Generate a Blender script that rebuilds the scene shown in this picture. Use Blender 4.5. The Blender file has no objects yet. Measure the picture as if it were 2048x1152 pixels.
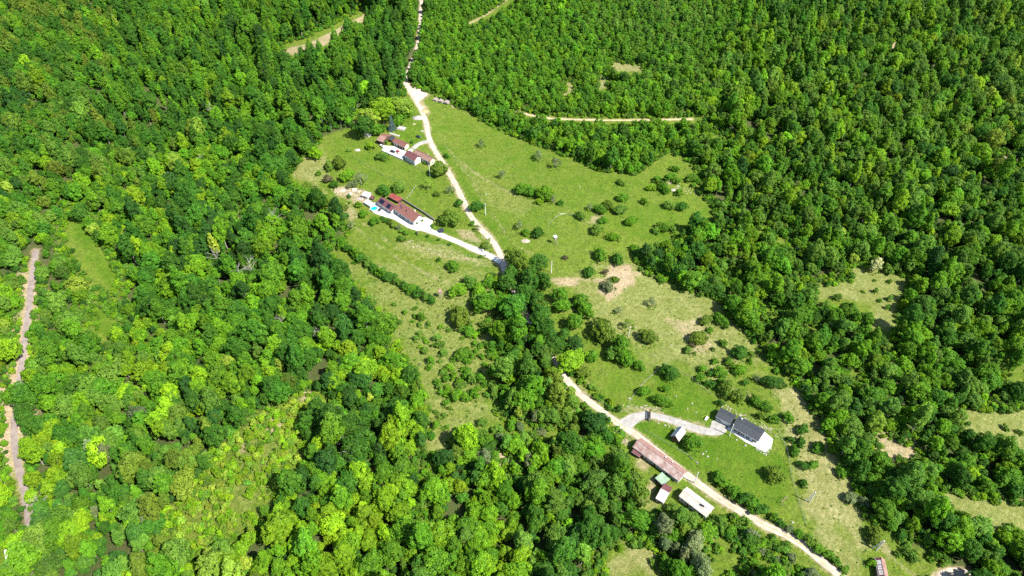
import bpy, math, random
import numpy as np
from mathutils import Vector, Matrix

# ------------------------------------------------------------------ camera, sky, sun, exposure
scene = bpy.context.scene
CAM_H, PITCH, LENS = 285.0, 44.0, 24.0
cam_data = bpy.data.cameras.new('camera'); cam_data.lens = LENS; cam_data.sensor_width = 36.0
cam_data.clip_start = 1.0; cam_data.clip_end = 20000.0
camera = bpy.data.objects.new('camera', cam_data); scene.collection.objects.link(camera)
camera.location = (0, 0, CAM_H); camera.rotation_euler = (math.radians(90 - PITCH), 0, 0)
scene.camera = camera

SUN_ELEV = math.radians(52.0)
SUN_AZ = math.radians(122.0)          # measured from +Y towards +X
SX, SY, SZ = math.sin(SUN_AZ) * math.cos(SUN_ELEV), math.cos(SUN_AZ) * math.cos(SUN_ELEV), math.sin(SUN_ELEV)
world = bpy.data.worlds.new('World'); scene.world = world; world.use_nodes = True
wn = world.node_tree.nodes; wl = world.node_tree.links
sky = wn.new('ShaderNodeTexSky'); sky.sky_type = 'NISHITA'; sky.sun_disc = False
sky.sun_elevation = SUN_ELEV; sky.sun_rotation = SUN_AZ; sky.air_density = 1.0; sky.dust_density = 0.6
wl.new(sky.outputs['Color'], wn['Background'].inputs['Color']); wn['Background'].inputs['Strength'].default_value = 0.1
sun_data = bpy.data.lights.new('sun', 'SUN'); sun_data.energy = 5.0; sun_data.angle = math.radians(0.53); sun_data.color = (1.0, 0.95, 0.86)
sun = bpy.data.objects.new('sun', sun_data); scene.collection.objects.link(sun); sun.location = (300, -100, 600)
sun.rotation_euler = Vector((-SX, -SY, -SZ)).to_track_quat('-Z', 'Y').to_euler()
scene.view_settings.view_transform = 'Standard'; scene.view_settings.look = 'None'
scene.view_settings.exposure = 1.3; scene.view_settings.gamma = 1.0; scene.view_settings.use_curve_mapping = False
scene.render.engine = 'CYCLES'
cy = scene.cycles
cy.max_bounces = 5; cy.diffuse_bounces = 2; cy.glossy_bounces = 2; cy.transmission_bounces = 3; cy.transparent_max_bounces = 4
cy.use_adaptive_sampling = True; cy.adaptive_threshold = 0.02; cy.use_denoising = False
cy.caustics_reflective = False; cy.caustics_refractive = False

rng = np.random.default_rng(7); random.seed(7)
C = scene.collection

# ------------------------------------------------------------------ the lie of the land, and where a line of sight meets it
def hz(x, y):
    x = np.asarray(x, float); y = np.asarray(y, float)
    vx = -262 - 0.16 * (y - 420)                                   # the stream valley on one flank
    h = -15 * np.exp(-((x - vx) / 75.0) ** 2)
    h = h - 14 * (1 / (1 + np.exp(-(x - 300) / 70.0)))              # other wooded flank, made to fall towards the sun to brighten its trees
    h = h + 12 * (1 / (1 + np.exp(-(y - 640) / 60.0)))
    h = h + 2.2 * np.sin(x * 0.021 + 1.0) * np.cos(y * 0.018) + 0.4 * np.sin(x * 0.05 + y * 0.037)
    return h
FPX = LENS / 36.0 * 2048
cp, sp = math.cos(math.radians(PITCH)), math.sin(math.radians(PITCH))
def ray(px, py):
    u = (np.asarray(px, float) - 1024) / FPX; v = -(np.asarray(py, float) - 576) / FPX
    return u, cp + v * sp, -sp + v * cp
def G(px, py, up=0.0):
    """ground point (plus 'up' metres) met by the sight line through a photo pixel"""
    dx, dy, dz = ray(px, py)
    t = (CAM_H - up) / -dz
    for _ in range(30):
        t = (CAM_H - up - hz(dx * t, dy * t)) / -dz
    x, y = dx * t, dy * t
    return x, y, hz(x, y)
def GZ(px, py, z):
    dx, dy, dz = ray(px, py); t = (CAM_H - z) / -dz
    return np.array([dx * t, dy * t])
def PIX(x, y, z):
    zc = y * cp - (z - CAM_H) * sp; yc = y * sp + (z - CAM_H) * cp
    return 1024 + FPX * x / zc, 576 - FPX * yc / zc, zc
def gpoly(pts):
    a = np.array(pts, float); x, y, z = G(a[:, 0], a[:, 1]); return np.stack([x, y], 1)
def inside(P, x, y):
    r = np.zeros(np.shape(x), bool); n = len(P)
    for i in range(n):
        x1, y1 = P[i]; x2, y2 = P[(i + 1) % n]
        if y1 == y2: continue
        c = ((y1 > y) != (y2 > y)) & (x < (x2 - x1) * (y - y1) / (y2 - y1) + x1); r ^= c
    return r
def dist_line(P, x, y, closed=False):
    d = np.full(np.shape(x), 1e9)
    for i in range(len(P) - (0 if closed else 1)):
        a = P[i]; b = P[(i + 1) % len(P)]; e = b - a
        t = np.clip(((x - a[0]) * e[0] + (y - a[1]) * e[1]) / max(e @ e, 1e-9), 0, 1)
        d = np.minimum(d, np.hypot(x - a[0] - t * e[0], y - a[1] - t * e[1]))
    return d
def vnoise(x, y, s, seed=0):
    x = np.asarray(x) / s; y = np.asarray(y) / s
    i = np.floor(x).astype(int); j = np.floor(y).astype(int); fx = x - i; fy = y - j
    fx = fx * fx * (3 - 2 * fx); fy = fy * fy * (3 - 2 * fy)
    def hsh(a, b):
        n = (a * 374761393 + b * 668265263 + seed * 144269) & 0xffffffff
        n = ((n ^ (n >> 13)) * 1274126177) & 0xffffffff
        return ((n ^ (n >> 16)) & 0xffff) / 65535.0
    return (hsh(i, j) * (1 - fx) + hsh(i + 1, j) * fx) * (1 - fy) + (hsh(i, j + 1) * (1 - fx) + hsh(i + 1, j + 1) * fx) * fy

# ------------------------------------------------------------------ helpers: materials, meshes, tags
def srgb(*c): return tuple(((v / 255) / 12.92 if v / 255 <= 0.04045 else ((v / 255 + 0.055) / 1.055) ** 2.4) for v in c)
MATS = {}
def mat(name, col=None, rough=0.75, var=0.25, scale=1.5, col2=None, metal=0.0, spec=0.3, bump=0.0, bscale=6.0):
    """plain procedural material: two tones broken up by noise, a little relief"""
    if name in MATS: return MATS[name]
    m = bpy.data.materials.new(name); m.use_nodes = True; nt = m.node_tree; N = nt.nodes; L = nt.links
    b = N['Principled BSDF']; b.inputs['Roughness'].default_value = rough; b.inputs['Metallic'].default_value = metal
    b.inputs['Specular IOR Level'].default_value = spec
    tc = N.new('ShaderNodeTexCoord'); n1 = N.new('ShaderNodeTexNoise'); n1.inputs['Scale'].default_value = scale; n1.inputs['Detail'].default_value = 6
    n1.inputs['Roughness'].default_value = 0.65
    L.new(tc.outputs['Object'], n1.inputs['Vector'])
    mp = N.new('ShaderNodeMapRange'); mp.inputs[1].default_value = 0.36; mp.inputs[2].default_value = 0.64
    L.new(n1.outputs['Fac'], mp.inputs[0])
    mx = N.new('ShaderNodeMix'); mx.data_type = 'RGBA'
    c2 = col2 or tuple(min(1, v * (1 + var)) for v in col); c1 = col if col2 else tuple(v * (1 - var) for v in col)
    mx.inputs[6].default_value = (*c1, 1); mx.inputs[7].default_value = (*c2, 1)
    L.new(mp.outputs[0], mx.inputs[0]); L.new(mx.outputs[2], b.inputs['Base Color'])
    if bump:
        n2 = N.new('ShaderNodeTexNoise'); n2.inputs['Scale'].default_value = bscale; n2.inputs['Detail'].default_value = 4; L.new(tc.outputs['Object'], n2.inputs['Vector'])
        bp = N.new('ShaderNodeBump'); bp.inputs['Strength'].default_value = bump; bp.inputs['Distance'].default_value = 0.1
        L.new(n2.outputs['Fac'], bp.inputs['Height']); L.new(bp.outputs['Normal'], b.inputs['Normal'])
    MATS[name] = m; return m
def mesh_np(name, V, F, mats=(), fm=None, attr=None, smooth=False):
    """mesh from numpy arrays; F: (n,3) or (n,4)"""
    V = np.asarray(V, np.float32); F = np.asarray(F, np.int32); k = F.shape[1]
    me = bpy.data.meshes.new(name); me.vertices.add(len(V)); me.vertices.foreach_set('co', V.ravel())
    me.loops.add(F.size); me.loops.foreach_set('vertex_index', F.ravel())
    me.polygons.add(len(F)); me.polygons.foreach_set('loop_start', np.arange(0, F.size, k, dtype=np.int32))
    for m in mats: me.materials.append(m)
    if fm is not None: me.polygons.foreach_set('material_index', np.asarray(fm, np.int32))
    me.polygons.foreach_set('use_smooth', np.full(len(F), smooth))
    me.update(calc_edges=True)
    for nm, (typ, arr) in (attr or {}).items():
        a = me.attributes.new(nm, typ, 'POINT')
        a.data.foreach_set('color' if 'COLOR' in typ else 'value', np.asarray(arr, np.float32).ravel())
    return me
class MB:
    """collects boxes, prisms and tubes for one mesh"""
    def __init__(s): s.v = []; s.f = []
    def poly(s, vs, fs):
        o = len(s.v); s.v += [tuple(map(float, q)) for q in vs]; s.f += [tuple(o + i for i in f) for f in fs]; return s
    def box(s, c, d, rz=0.0):
        cx, cy_, cz = c; hx, hy, hh = d[0] / 2, d[1] / 2, d[2] / 2; ca, sa = math.cos(rz), math.sin(rz)
        vs = [(cx + ca * x * hx - sa * y * hy, cy_ + sa * x * hx + ca * y * hy, cz + z * hh) for z in (-1, 1) for x, y in ((-1, -1), (1, -1), (1, 1), (-1, 1))]
        return s.poly(vs, [(3, 2, 1, 0), (4, 5, 6, 7), (0, 1, 5, 4), (1, 2, 6, 5), (2, 3, 7, 6), (3, 0, 4, 7)])
    def prism(s, pts, z0, z1):
        n = len(pts); vs = [(p[0], p[1], z0) for p in pts] + [(p[0], p[1], z1) for p in pts]
        return s.poly(vs, [tuple(range(n - 1, -1, -1)), tuple(range(n, 2 * n))] + [(i, (i + 1) % n, n + (i + 1) % n, n + i) for i in range(n)])
    def slab(s, q, t):
        """q: 4 points counterclockwise from above, thickness t downward along the normal"""
        q = [Vector(p) for p in q]; n = (q[1] - q[0]).cross(q[3] - q[0]).normalized()
        vs = [p - n * t for p in q] + q
        return s.poly(vs, [(3, 2, 1, 0), (4, 5, 6, 7), (0, 1, 5, 4), (1, 2, 6, 5), (2, 3, 7, 6), (3, 0, 4, 7)])
    def tube(s, pts, rad, n=6, cap=True):
        P = [Vector(p) for p in pts]; rings = []; o = len(s.v)
        if not hasattr(rad, '__len__'): rad = [rad] * len(P)
        for i, p in enumerate(P):
            d = (P[min(i + 1, len(P) - 1)] - P[max(i - 1, 0)]).normalized()
            a = d.cross(Vector((0.31, 0.95, 0.11)) if abs(d.z) > 0.8 else Vector((0, 0, 1))).normalized(); b = d.cross(a)
            for k in range(n):
                w = 2 * math.pi * k / n; s.v.append(tuple(p + (a * math.cos(w) + b * math.sin(w)) * rad[i]))
        for i in range(len(P) - 1):
            for k in range(n): s.f.append((o + i * n + k, o + i * n + (k + 1) % n, o + (i + 1) * n + (k + 1) % n, o + (i + 1) * n + k))
        if cap: s.f.append(tuple(o + k for k in range(n - 1, -1, -1))); s.f.append(tuple(o + (len(P) - 1) * n + k for k in range(n)))
        return s
    def build(s, name, m, parent=None, smooth=False):
        me = bpy.data.meshes.new(name); me.from_pydata(s.v, [], s.f); me.materials.append(m); me.update()
        if smooth: me.polygons.foreach_set('use_smooth', [True] * len(me.polygons))
        o = bpy.data.objects.new(name, me); C.objects.link(o); o.parent = parent; return o
def tag(o, label=None, cat=None, group=None, kind=None):
    for k, v in (('label', label), ('category', cat), ('group', group), ('kind', kind)):
        if v: o[k] = v
    return o
def empty(name, loc, rz=0.0, label=None, cat=None, group=None):
    o = bpy.data.objects.new(name, None); o.empty_display_size = 0.5; C.objects.link(o)
    o.location = loc; o.rotation_euler = (0, 0, rz); return tag(o, label, cat, group)
def link(name, me, parent=None, loc=None):
    o = bpy.data.objects.new(name, me); C.objects.link(o); o.parent = parent
    if loc is not None: o.location = loc
    return o
def copy_tree(o, parent=None):
    c = o.copy(); C.objects.link(c); c.parent = parent
    for ch in o.children: copy_tree(ch, c)
    return c

# ------------------------------------------------------------------ outlines read off the photograph, laid onto the ground
MEADOWS = [gpoly(p) for p in (
    # gardens, the long meadow beyond the road, the pasture, the lawns and the mown strip
    [(640,276),(700,252),(722,238),(808,196),(808,166),(862,184),(905,205),(950,228),(1000,256),(1060,280),(1130,307),(1200,337),(1268,346),(1300,322),(1330,300),
     (1372,312),(1402,345),(1412,392),(1440,425),(1420,445),(1385,455),(1350,490),(1270,506),(1290,540),(1360,575),(1445,595),(1450,620),(1500,660),(1540,720),
     (1592,750),(1604,790),(1660,880),(1715,960),(1745,1035),(1830,1090),(1900,1130),(1920,1200),(1760,1260),(1700,1215),(1640,1175),(1570,1130),(1505,1095),(1450,1060),
     (1400,1060),(1330,1040),(1270,1030),(1250,985),(1190,930),(1180,880),(1210,850),(1170,800),(1090,700),(1060,620),(1020,575),(990,560),(1030,640),(1010,670),(985,700),
     (1010,730),(1000,830),(1140,860),(1130,890),(940,890),(900,910),(870,945),(830,935),(850,880),(845,830),(830,770),(800,715),(760,670),(745,620),(700,575),(655,530),(650,500),(690,470),(670,430),(590,385),(570,355),(590,330)],
    [(1195,1085),(1320,1075),(1330,1200),(1180,1200)], [(1410,1050),(1530,1055),(1590,1160),(1400,1180),(1380,1100)],
    [(60,525),(80,560),(78,640),(74,700),(62,760),(50,850),(58,990),(22,1000),(-2,940),(-4,850),(4,790),(16,700),(32,610),(40,545)],
    [(0,1060),(50,1085),(40,1130),(0,1170),(-60,1120)],
    [(132,390),(180,418),(204,476),(246,536),(240,618),(186,600),(146,540),(112,480)], [(196,586),(246,640),(236,712),(176,702),(180,630)],
    [(150,690),(175,705),(160,740),(140,725)],
    [(632,778),(660,796),(622,876),(632,916),(580,976),(530,1046),(460,1100),(340,1110),(310,1035),(372,985),(424,920),(480,858),(546,806)],
    [(850,915),(872,940),(866,1010),(872,1075),(836,1110),(815,1075),(840,1010),(830,960)], [(985,895),(1042,905),(1050,945),(990,945)],
    [(1684,524),(1765,524),(1838,560),(1815,620),(1800,690),(1716,694),(1728,640),(1608,628),(1620,566),(1690,556)],
    [(1580,548),(1620,556),(1612,590),(1580,580)], [(1470,460),(1535,450),(1545,480),(1500,500)],
    [(1745,860),(1840,880),(1850,930),(1790,940),(1740,900)], [(1890,800),(1960,812),(2120,800),(2120,945),(2030,930),(1990,890),(1940,900),(1900,850)],
    [(1860,960),(1960,985),(2080,1000),(2100,1080),(1960,1070),(1900,1040),(1860,1000)], [(1990,700),(2080,690),(2080,780),(2010,790)],
    [(1130,155),(1160,165),(1150,208),(1112,206)], [(1215,118),(1295,130),(1290,166),(1215,155)], [(1188,150),(1226,152),(1222,196),(1188,192)],
    [(1960,308),(2060,306),(2060,336),(1965,334)], [(1770,82),(1812,80),(1806,108),(1775,108)],
    [(460,330),(525,325),(512,352),(470,345)], [(395,360),(450,325),(450,350),(408,375)], [(556,90),(620,70),(735,10),(758,36),(655,118),(578,138)], [(925,42),(965,26),(1005,0),(1030,-30),(1070,-30),(1030,14),(975,52),(935,66)],
    [(150,64),(178,66),(176,76),(150,78)], [(192,128),(216,130),(214,142),(192,142)], [(84,368),(104,360),(102,384),(86,388)],
    [(540,820),(560,820),(550,870),(530,865)], [(1496,585),(1548,596),(1578,664),(1532,654)], [(1588,652),(1645,646),(1655,694),(1600,704)], [(1436,530),(1474,534),(1486,576),(1450,578)], [(1686,735),(1726,730),(1740,778),(1690,782)], [(1540,470),(1580,462),(1590,500),(1550,505)], [(1118,742),(1150,768),(1192,802),(1238,838),(1222,868),(1172,838),(1118,792)], [(1410,270),(1450,262),(1460,300),(1420,312)], [(1028,216),(1090,226),(1200,232),(1420,228),(1420,256),(1200,258),(1080,252),(1036,240)])]
YOUNG = gpoly([(815,150),(830,100),(850,-60),(1500,-60),(1460,60),(1420,160),(1410,300),(1330,310),(1265,350),(1130,310),(950,232),(880,195)])
ROADS = {}
def catmull(P, step=2.0):
    P = np.asarray(P, float); Q = np.vstack([2 * P[0] - P[1], P, 2 * P[-1] - P[-2]]); out = []
    for i in range(1, len(Q) - 2):
        n = max(2, int(np.hypot(*(Q[i + 1] - Q[i])) / step))
        for k in range(n):
            t = k / n
            out.append(0.5 * (2 * Q[i] + (Q[i + 1] - Q[i - 1]) * t + (2 * Q[i - 1] - 5 * Q[i] + 4 * Q[i + 1] - Q[i + 2]) * t * t + (3 * Q[i] - Q[i - 1] - 3 * Q[i + 1] + Q[i + 2]) * t ** 3))
    out.append(P[-1]); return np.array(out)
ROAD_PX = {
    'gravel_road': ([(846,-40),(842,20),(840,60),(834,95),(820,135),(811,163),(822,186),(840,215),(852,245),(857,272),(868,298),(888,330),(906,360),(923,395),(942,432),(964,460),(985,482),(999,505),(1004,522),(1016,556),(1048,620),(1084,686),(1108,724),(1135,762),(1165,792),(1200,819),(1235,845),(1275,872),(1320,907),(1370,947),(1420,985),(1470,1016),(1525,1048),(1570,1069),(1610,1093),(1640,1120),(1680,1152),(1750,1215)], 4.2),
    'farm_drive': ([(858,284),(848,284),(836,289),(826,297)], 4.0),
    'concrete_drive': ([(1002,524),(980,512),(955,501),(925,488),(895,475),(865,464),(846,458),(822,452)], 4.3),
    'gravel_drive': ([(1246,851),(1262,838),(1285,831),(1304,831),(1330,836),(1360,846),(1395,858),(1420,863),(1440,862)], 4.4),
    'asphalt_road': ([(72,500),(66,540),(61,580),(58,620),(52,660),(46,710),(40,760),(34,810),(29,850),(29,890),(36,930),(47,975),(52,990)], 3.8),
    'shaded_road': ([(52,990),(60,1040),(66,1120),(80,1200)], 4.6),
    'forest_track': ([(1034,224),(1060,230),(1085,235),(1120,238),(1200,240),(1300,240),(1345,239),(1385,238)], 2.6),
    'sand_road': ([(1868,1190),(1878,1158),(1895,1145),(1925,1145),(1955,1156),(2020,1200)], 4.0),
}
for k, (p, w) in ROAD_PX.items(): ROADS[k] = (catmull(gpoly(p)), w)

def smooth01(d, a, b): t = np.clip((d - a) / (b - a), 0, 1); return t * t * (3 - 2 * t)
# colour zones of the ground: (kind, strength, edge softness in metres, outline)
ZONES = [
    ('lawn', .95, 4, [(1240,828),(1255,808),(1332,728),(1420,790),(1445,812),(1432,860),(1480,880),(1560,905),(1590,960),(1560,1010),(1530,1020),(1440,972),(1300,885)]),
    ('lawn', .9, 1.5, [(866,457),(884,456),(930,470),(962,487),(976,500),(955,500),(900,474)]), ('lawn', .9, 1.5, [(812,462),(830,466),(900,488),(960,512),(1000,528),(998,534),(930,512),(820,474)]),
    ('lawn', .45, 12, [(868,205),(905,212),(1000,262),(1130,312),(1200,342),(1262,352),(1300,400),(1380,460),(1280,500),(1180,440),(1060,360),(960,290),(880,260)]),
    ('lawn', .75, 3, [(868,298),(885,322),(915,352),(960,440),(1010,500),(1030,505),(990,440),(960,380),(930,330),(892,290)]),
    ('lawn', .5, 6, [(655,285),(720,262),(760,300),(870,345),(900,380),(860,400),(760,372),(680,320)]), ('lawn', .7, 3, [(820,200),(845,250),(850,280),(810,300),(790,270),(815,240)]),
    ('lawn', .7, 8, [(1180,430),(1290,500),(1370,470),(1440,430),(1390,400),(1290,420)]), ('lawn', .8, 5, [(1440,590),(1520,600),(1560,680),(1500,650)]),
    ('lawn', 1, 3, [(148,404),(174,428),(192,480),(226,536),(224,574),(196,544),(166,492),(134,442)]), ('lawn', 1, 3, [(200,596),(228,640),(216,676),(188,670),(194,630)]),
    ('lawn', .9, 5, [(0,1050),(60,1080),(50,1140),(0,1180),(-80,1120)]), ('lawn', .6, 5, [(1190,770),(1330,728),(1250,805),(1170,792)]),
    ('lawn', .55, 6, [(940,850),(1130,862),(1120,885),(940,885)]), ('lawn', .6, 5, [(1180,870),(1260,880),(1270,920),(1200,935)]),
    ('dry', .95, 5, [(1545,780),(1600,770),(1660,880),(1712,955),(1742,1035),(1720,1090),(1650,1050),(1610,1010),(1590,900),(1560,830)]),
    ('dry', .75, 6, [(1640,1020),(1730,1080),(1700,1150),(1640,1100)]), ('dry', .6, 10, [(1130,540),(1290,530),(1450,600),(1560,740),(1420,760),(1250,690),(1150,620)]),
    ('dry', .45, 8, [(680,520),(1000,545),(1040,640),(1000,720),(980,830),(850,900),(830,740),(740,590)]), ('dry', .6, 4, [(790,480),(850,480),(940,510),(990,530),(930,530),(800,500)]),
    ('dry', .6, 4, [(1692,532),(1760,532),(1820,562),(1795,604),(1778,660),(1726,664),(1742,606),(1622,600),(1636,570),(1700,564)]),
    ('dry', .6, 6, [(1880,800),(1960,810),(2200,790),(2200,1100),(1960,1075),(1860,1000),(1900,930)]), ('dry', .35, 5, [(900,310),(1000,372),(1080,400),(1040,440),(960,400)]),
    ('dry', .7, 4, [(1275,960),(1330,1000),(1320,1030),(1270,1020)]), ('dry', .7, 4, [(850,870),(900,850),(890,900),(850,920)]), ('dry', .7, 5, [(580,335),(640,290),(660,330),(640,380),(690,430),(700,450),(640,400)]),
    ('dry', .8, 4, [(1260,1080),(1330,1090),(1310,1160),(1220,1140)]), ('dry', .35, 8, [(632,785),(600,880),(510,1030),(352,1080),(400,985),(495,862)]),
    ('soil', 1, 3, [(1195,545),(1225,532),(1262,528),(1278,550),(1262,575),(1235,585),(1215,602),(1200,585),(1228,562)]), ('soil', .9, 2, [(1100,552),(1140,556),(1160,566),(1145,576),(1105,562)]),
    ('soil', .8, 2, [(1140,554),(1215,560),(1215,566),(1140,562)]), ('soil', .9, 2.5, [(812,160),(862,178),(868,188),(840,205),(826,190)]), ('soil', .9, 1.5, [(902,208),(918,212),(924,218),(905,216)]),
    ('soil', .75, 2.5, [(665,375),(700,372),(745,385),(748,400),(730,412),(700,405),(672,392)]), ('soil', .7, 2.5, [(910,455),(950,468),(966,482),(960,490),(925,474)]), ('soil', .6, 3, [(655,400),(700,410),(720,440),(690,440)]),
    ('soil', .85, 2, [(1240,822),(1260,812),(1300,812),(1325,818),(1300,822),(1262,825)]), ('soil', .7, 2, [(1380,845),(1400,842),(1412,855),(1395,857)]), ('soil', .7, 2, [(1220,860),(1262,880),(1255,892),(1225,872)]),
    ('soil', .9, 2, [(1168,760),(1186,762),(1180,775),(1168,772)]), ('soil', .7, 2, [(1290,905),(1305,930),(1290,945),(1268,935),(1272,915)]), ('soil', .8, 2, [(1300,945),(1315,965),(1310,985),(1295,975)]),
    ('soil', 1, 5, [(40,545),(84,550),(82,640),(84,700),(72,760),(60,860),(10,990),(-40,960),(-30,830),(20,720)]), ('soil', 1, 2, [(985,898),(1040,905),(1045,935),(990,935)]),
    ('soil', .8, 3, [(1745,860),(1840,880),(1845,925),(1790,935),(1740,900)]), ('soil', .9, 2, [(605,785),(626,780),(622,815),(606,812)]), ('soil', .8, 3, [(540,815),(562,815),(552,875),(532,868)]), ('soil', .8, 2, [(475,885),(500,880),(490,905),(474,903)]),
    ('soil', .9, 3, [(1960,308),(2060,306),(2060,336),(1965,334)]), ('soil', .9, 3, [(1770,82),(1812,80),(1806,108),(1775,108)]), ('soil', .5, 4, [(1130,160),(1155,170),(1145,195),(1120,192)]),
    ('soil', .5, 4, [(1215,120),(1290,130),(1285,150),(1220,140)]), ('soil', .5, 4, [(1190,150),(1222,155),(1216,182),(1192,178)]), ('soil', .8, 2, [(560,102),(620,86),(740,24),(746,31),(640,97),(568,114)]),
    ('soil', .8, 3, [(460,330),(525,325),(512,352),(470,345)]), ('soil', .8, 3, [(395,360),(450,325),(450,350),(408,375)]), ('soil', .6, 2.5, [(1195,425),(1205,432),(1190,450),(1178,445)]),
    ('soil', .6, 3, [(845,1040),(860,1060),(845,1090),(822,1075)]), ('soil', .8, 2, [(820,170),(845,200),(862,225),(858,232),(838,212)]), ('soil', .6, 2, [(1740,1070),(1770,1080),(1790,1110),(1775,1120)]),
    ('soil', .5, 2, [(1460,775),(1500,790),(1495,798),(1462,785)]), ('soil', .6, 3, [(1330,640),(1400,630),(1430,700),(1390,705)]),
]
TRACKS = [   # faint wheel tracks and paths in the grass
    (1.0, .5, [(890,290),(915,318),(950,345),(1000,375),(1040,395)]), (.8, .4, [(905,318),(940,355),(965,400),(1000,450),(1020,480)]),
    (.8, .5, [(690,425),(720,462),(770,500),(830,535),(900,570)]), (.7, .45, [(725,445),(760,470),(800,500),(870,530),(930,560)]), (1.0, .6, [(840,500),(900,515),(960,520),(995,530)]),
    (1.4, .8, [(1045,-28),(1012,0),(968,32),(930,50)]), (.9, .4, [(1560,760),(1590,790),(1620,840),(1650,880)]), (1.2, .8, [(700,18),(740,22)]), (.8, .5, [(1100,560),(1150,556),(1210,566)]),
    (.8, .5, [(1760,1090),(1800,1130),(1830,1150)]), (.7, .4, [(1020,480),(1050,500),(1090,520)]),
]
def build_ground():
    def axis(lo, hi, st, far):
        a = list(np.arange(lo, hi + st, st)); s, v = st * 1.25, a[-1]
        while v < far: v += s; a.append(v); s *= 1.25
        s, v = st * 1.25, a[0]
        while v > -far: v -= s; a.insert(0, v); s *= 1.25
        return np.array(a)
    xs, ys = axis(-560, 560, 1.6, 6000), axis(95, 740, 1.6, 6000)
    X, Y = np.meshgrid(xs, ys); sh = X.shape; x, y = X.ravel(), Y.ravel()
    wob = (vnoise(x, y, 9, 3) - .5) + .6 * (vnoise(x, y, 3.2, 4) - .5)
    M = {k: np.zeros(len(x)) for k in ('lawn', 'dry', 'soil', 'wood')}
    for kind, st, soft, pts in ZONES:
        P = gpoly(pts); pad = soft * 2 + 2
        b = np.where((x > P[:, 0].min() - pad) & (x < P[:, 0].max() + pad) & (y > P[:, 1].min() - pad) & (y < P[:, 1].max() + pad))[0]
        d = dist_line(P, x[b], y[b], True); d = np.where(inside(P, x[b], y[b]), d, -d) + wob[b] * soft * 1.6
        M[kind][b] = np.maximum(M[kind][b], st * smooth01(d, -soft, soft))
    for w, st, pts in TRACKS:
        P = catmull(gpoly(pts)); pad = w + 5
        b = np.where((x > P[:, 0].min() - pad) & (x < P[:, 0].max() + pad) & (y > P[:, 1].min() - pad) & (y < P[:, 1].max() + pad))[0]
        d = dist_line(P, x[b], y[b]) + wob[b] * 1.2
        M['soil'][b] = np.maximum(M['soil'][b], st * (1 - smooth01(d, w * .5, w * 1.8)))
    for k, (P, w) in ROADS.items():      # trodden verges
        pad = w + 4; b = np.where((x > P[:, 0].min() - pad) & (x < P[:, 0].max() + pad) & (y > P[:, 1].min() - pad) & (y < P[:, 1].max() + pad))[0]
        d = dist_line(P[::2], x[b], y[b]) + wob[b] * 1.6
        M['soil'][b] = np.maximum(M['soil'][b], .7 * (1 - smooth01(d, w * .5, w * .5 + 1.6)))
    wood = np.ones(len(x))
    for P in MEADOWS:
        b = np.where((x > P[:, 0].min() - 9) & (x < P[:, 0].max() + 9) & (y > P[:, 1].min() - 9) & (y < P[:, 1].max() + 9))[0]
        d = dist_line(P, x[b], y[b], True); d = np.where(inside(P, x[b], y[b]), d, -d) + wob[b] * 4
        wood[b] = np.minimum(wood[b], 1 - smooth01(d, -3, 3))
    M['wood'] = wood
    ny, nx = sh; i = np.arange(ny * nx).reshape(sh)
    F = np.stack([i[:-1, :-1].ravel(), i[:-1, 1:].ravel(), i[1:, 1:].ravel(), i[1:, :-1].ravel()], 1)
    V = np.stack([x, y, hz(x, y)], 1)
    col = np.stack([M['lawn'], M['dry'], M['soil'], M['wood']], 1)
    return mesh_np('ground', V, F, [ground_mat()], attr={'zones': ('FLOAT_COLOR', col)}, smooth=True)
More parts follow.
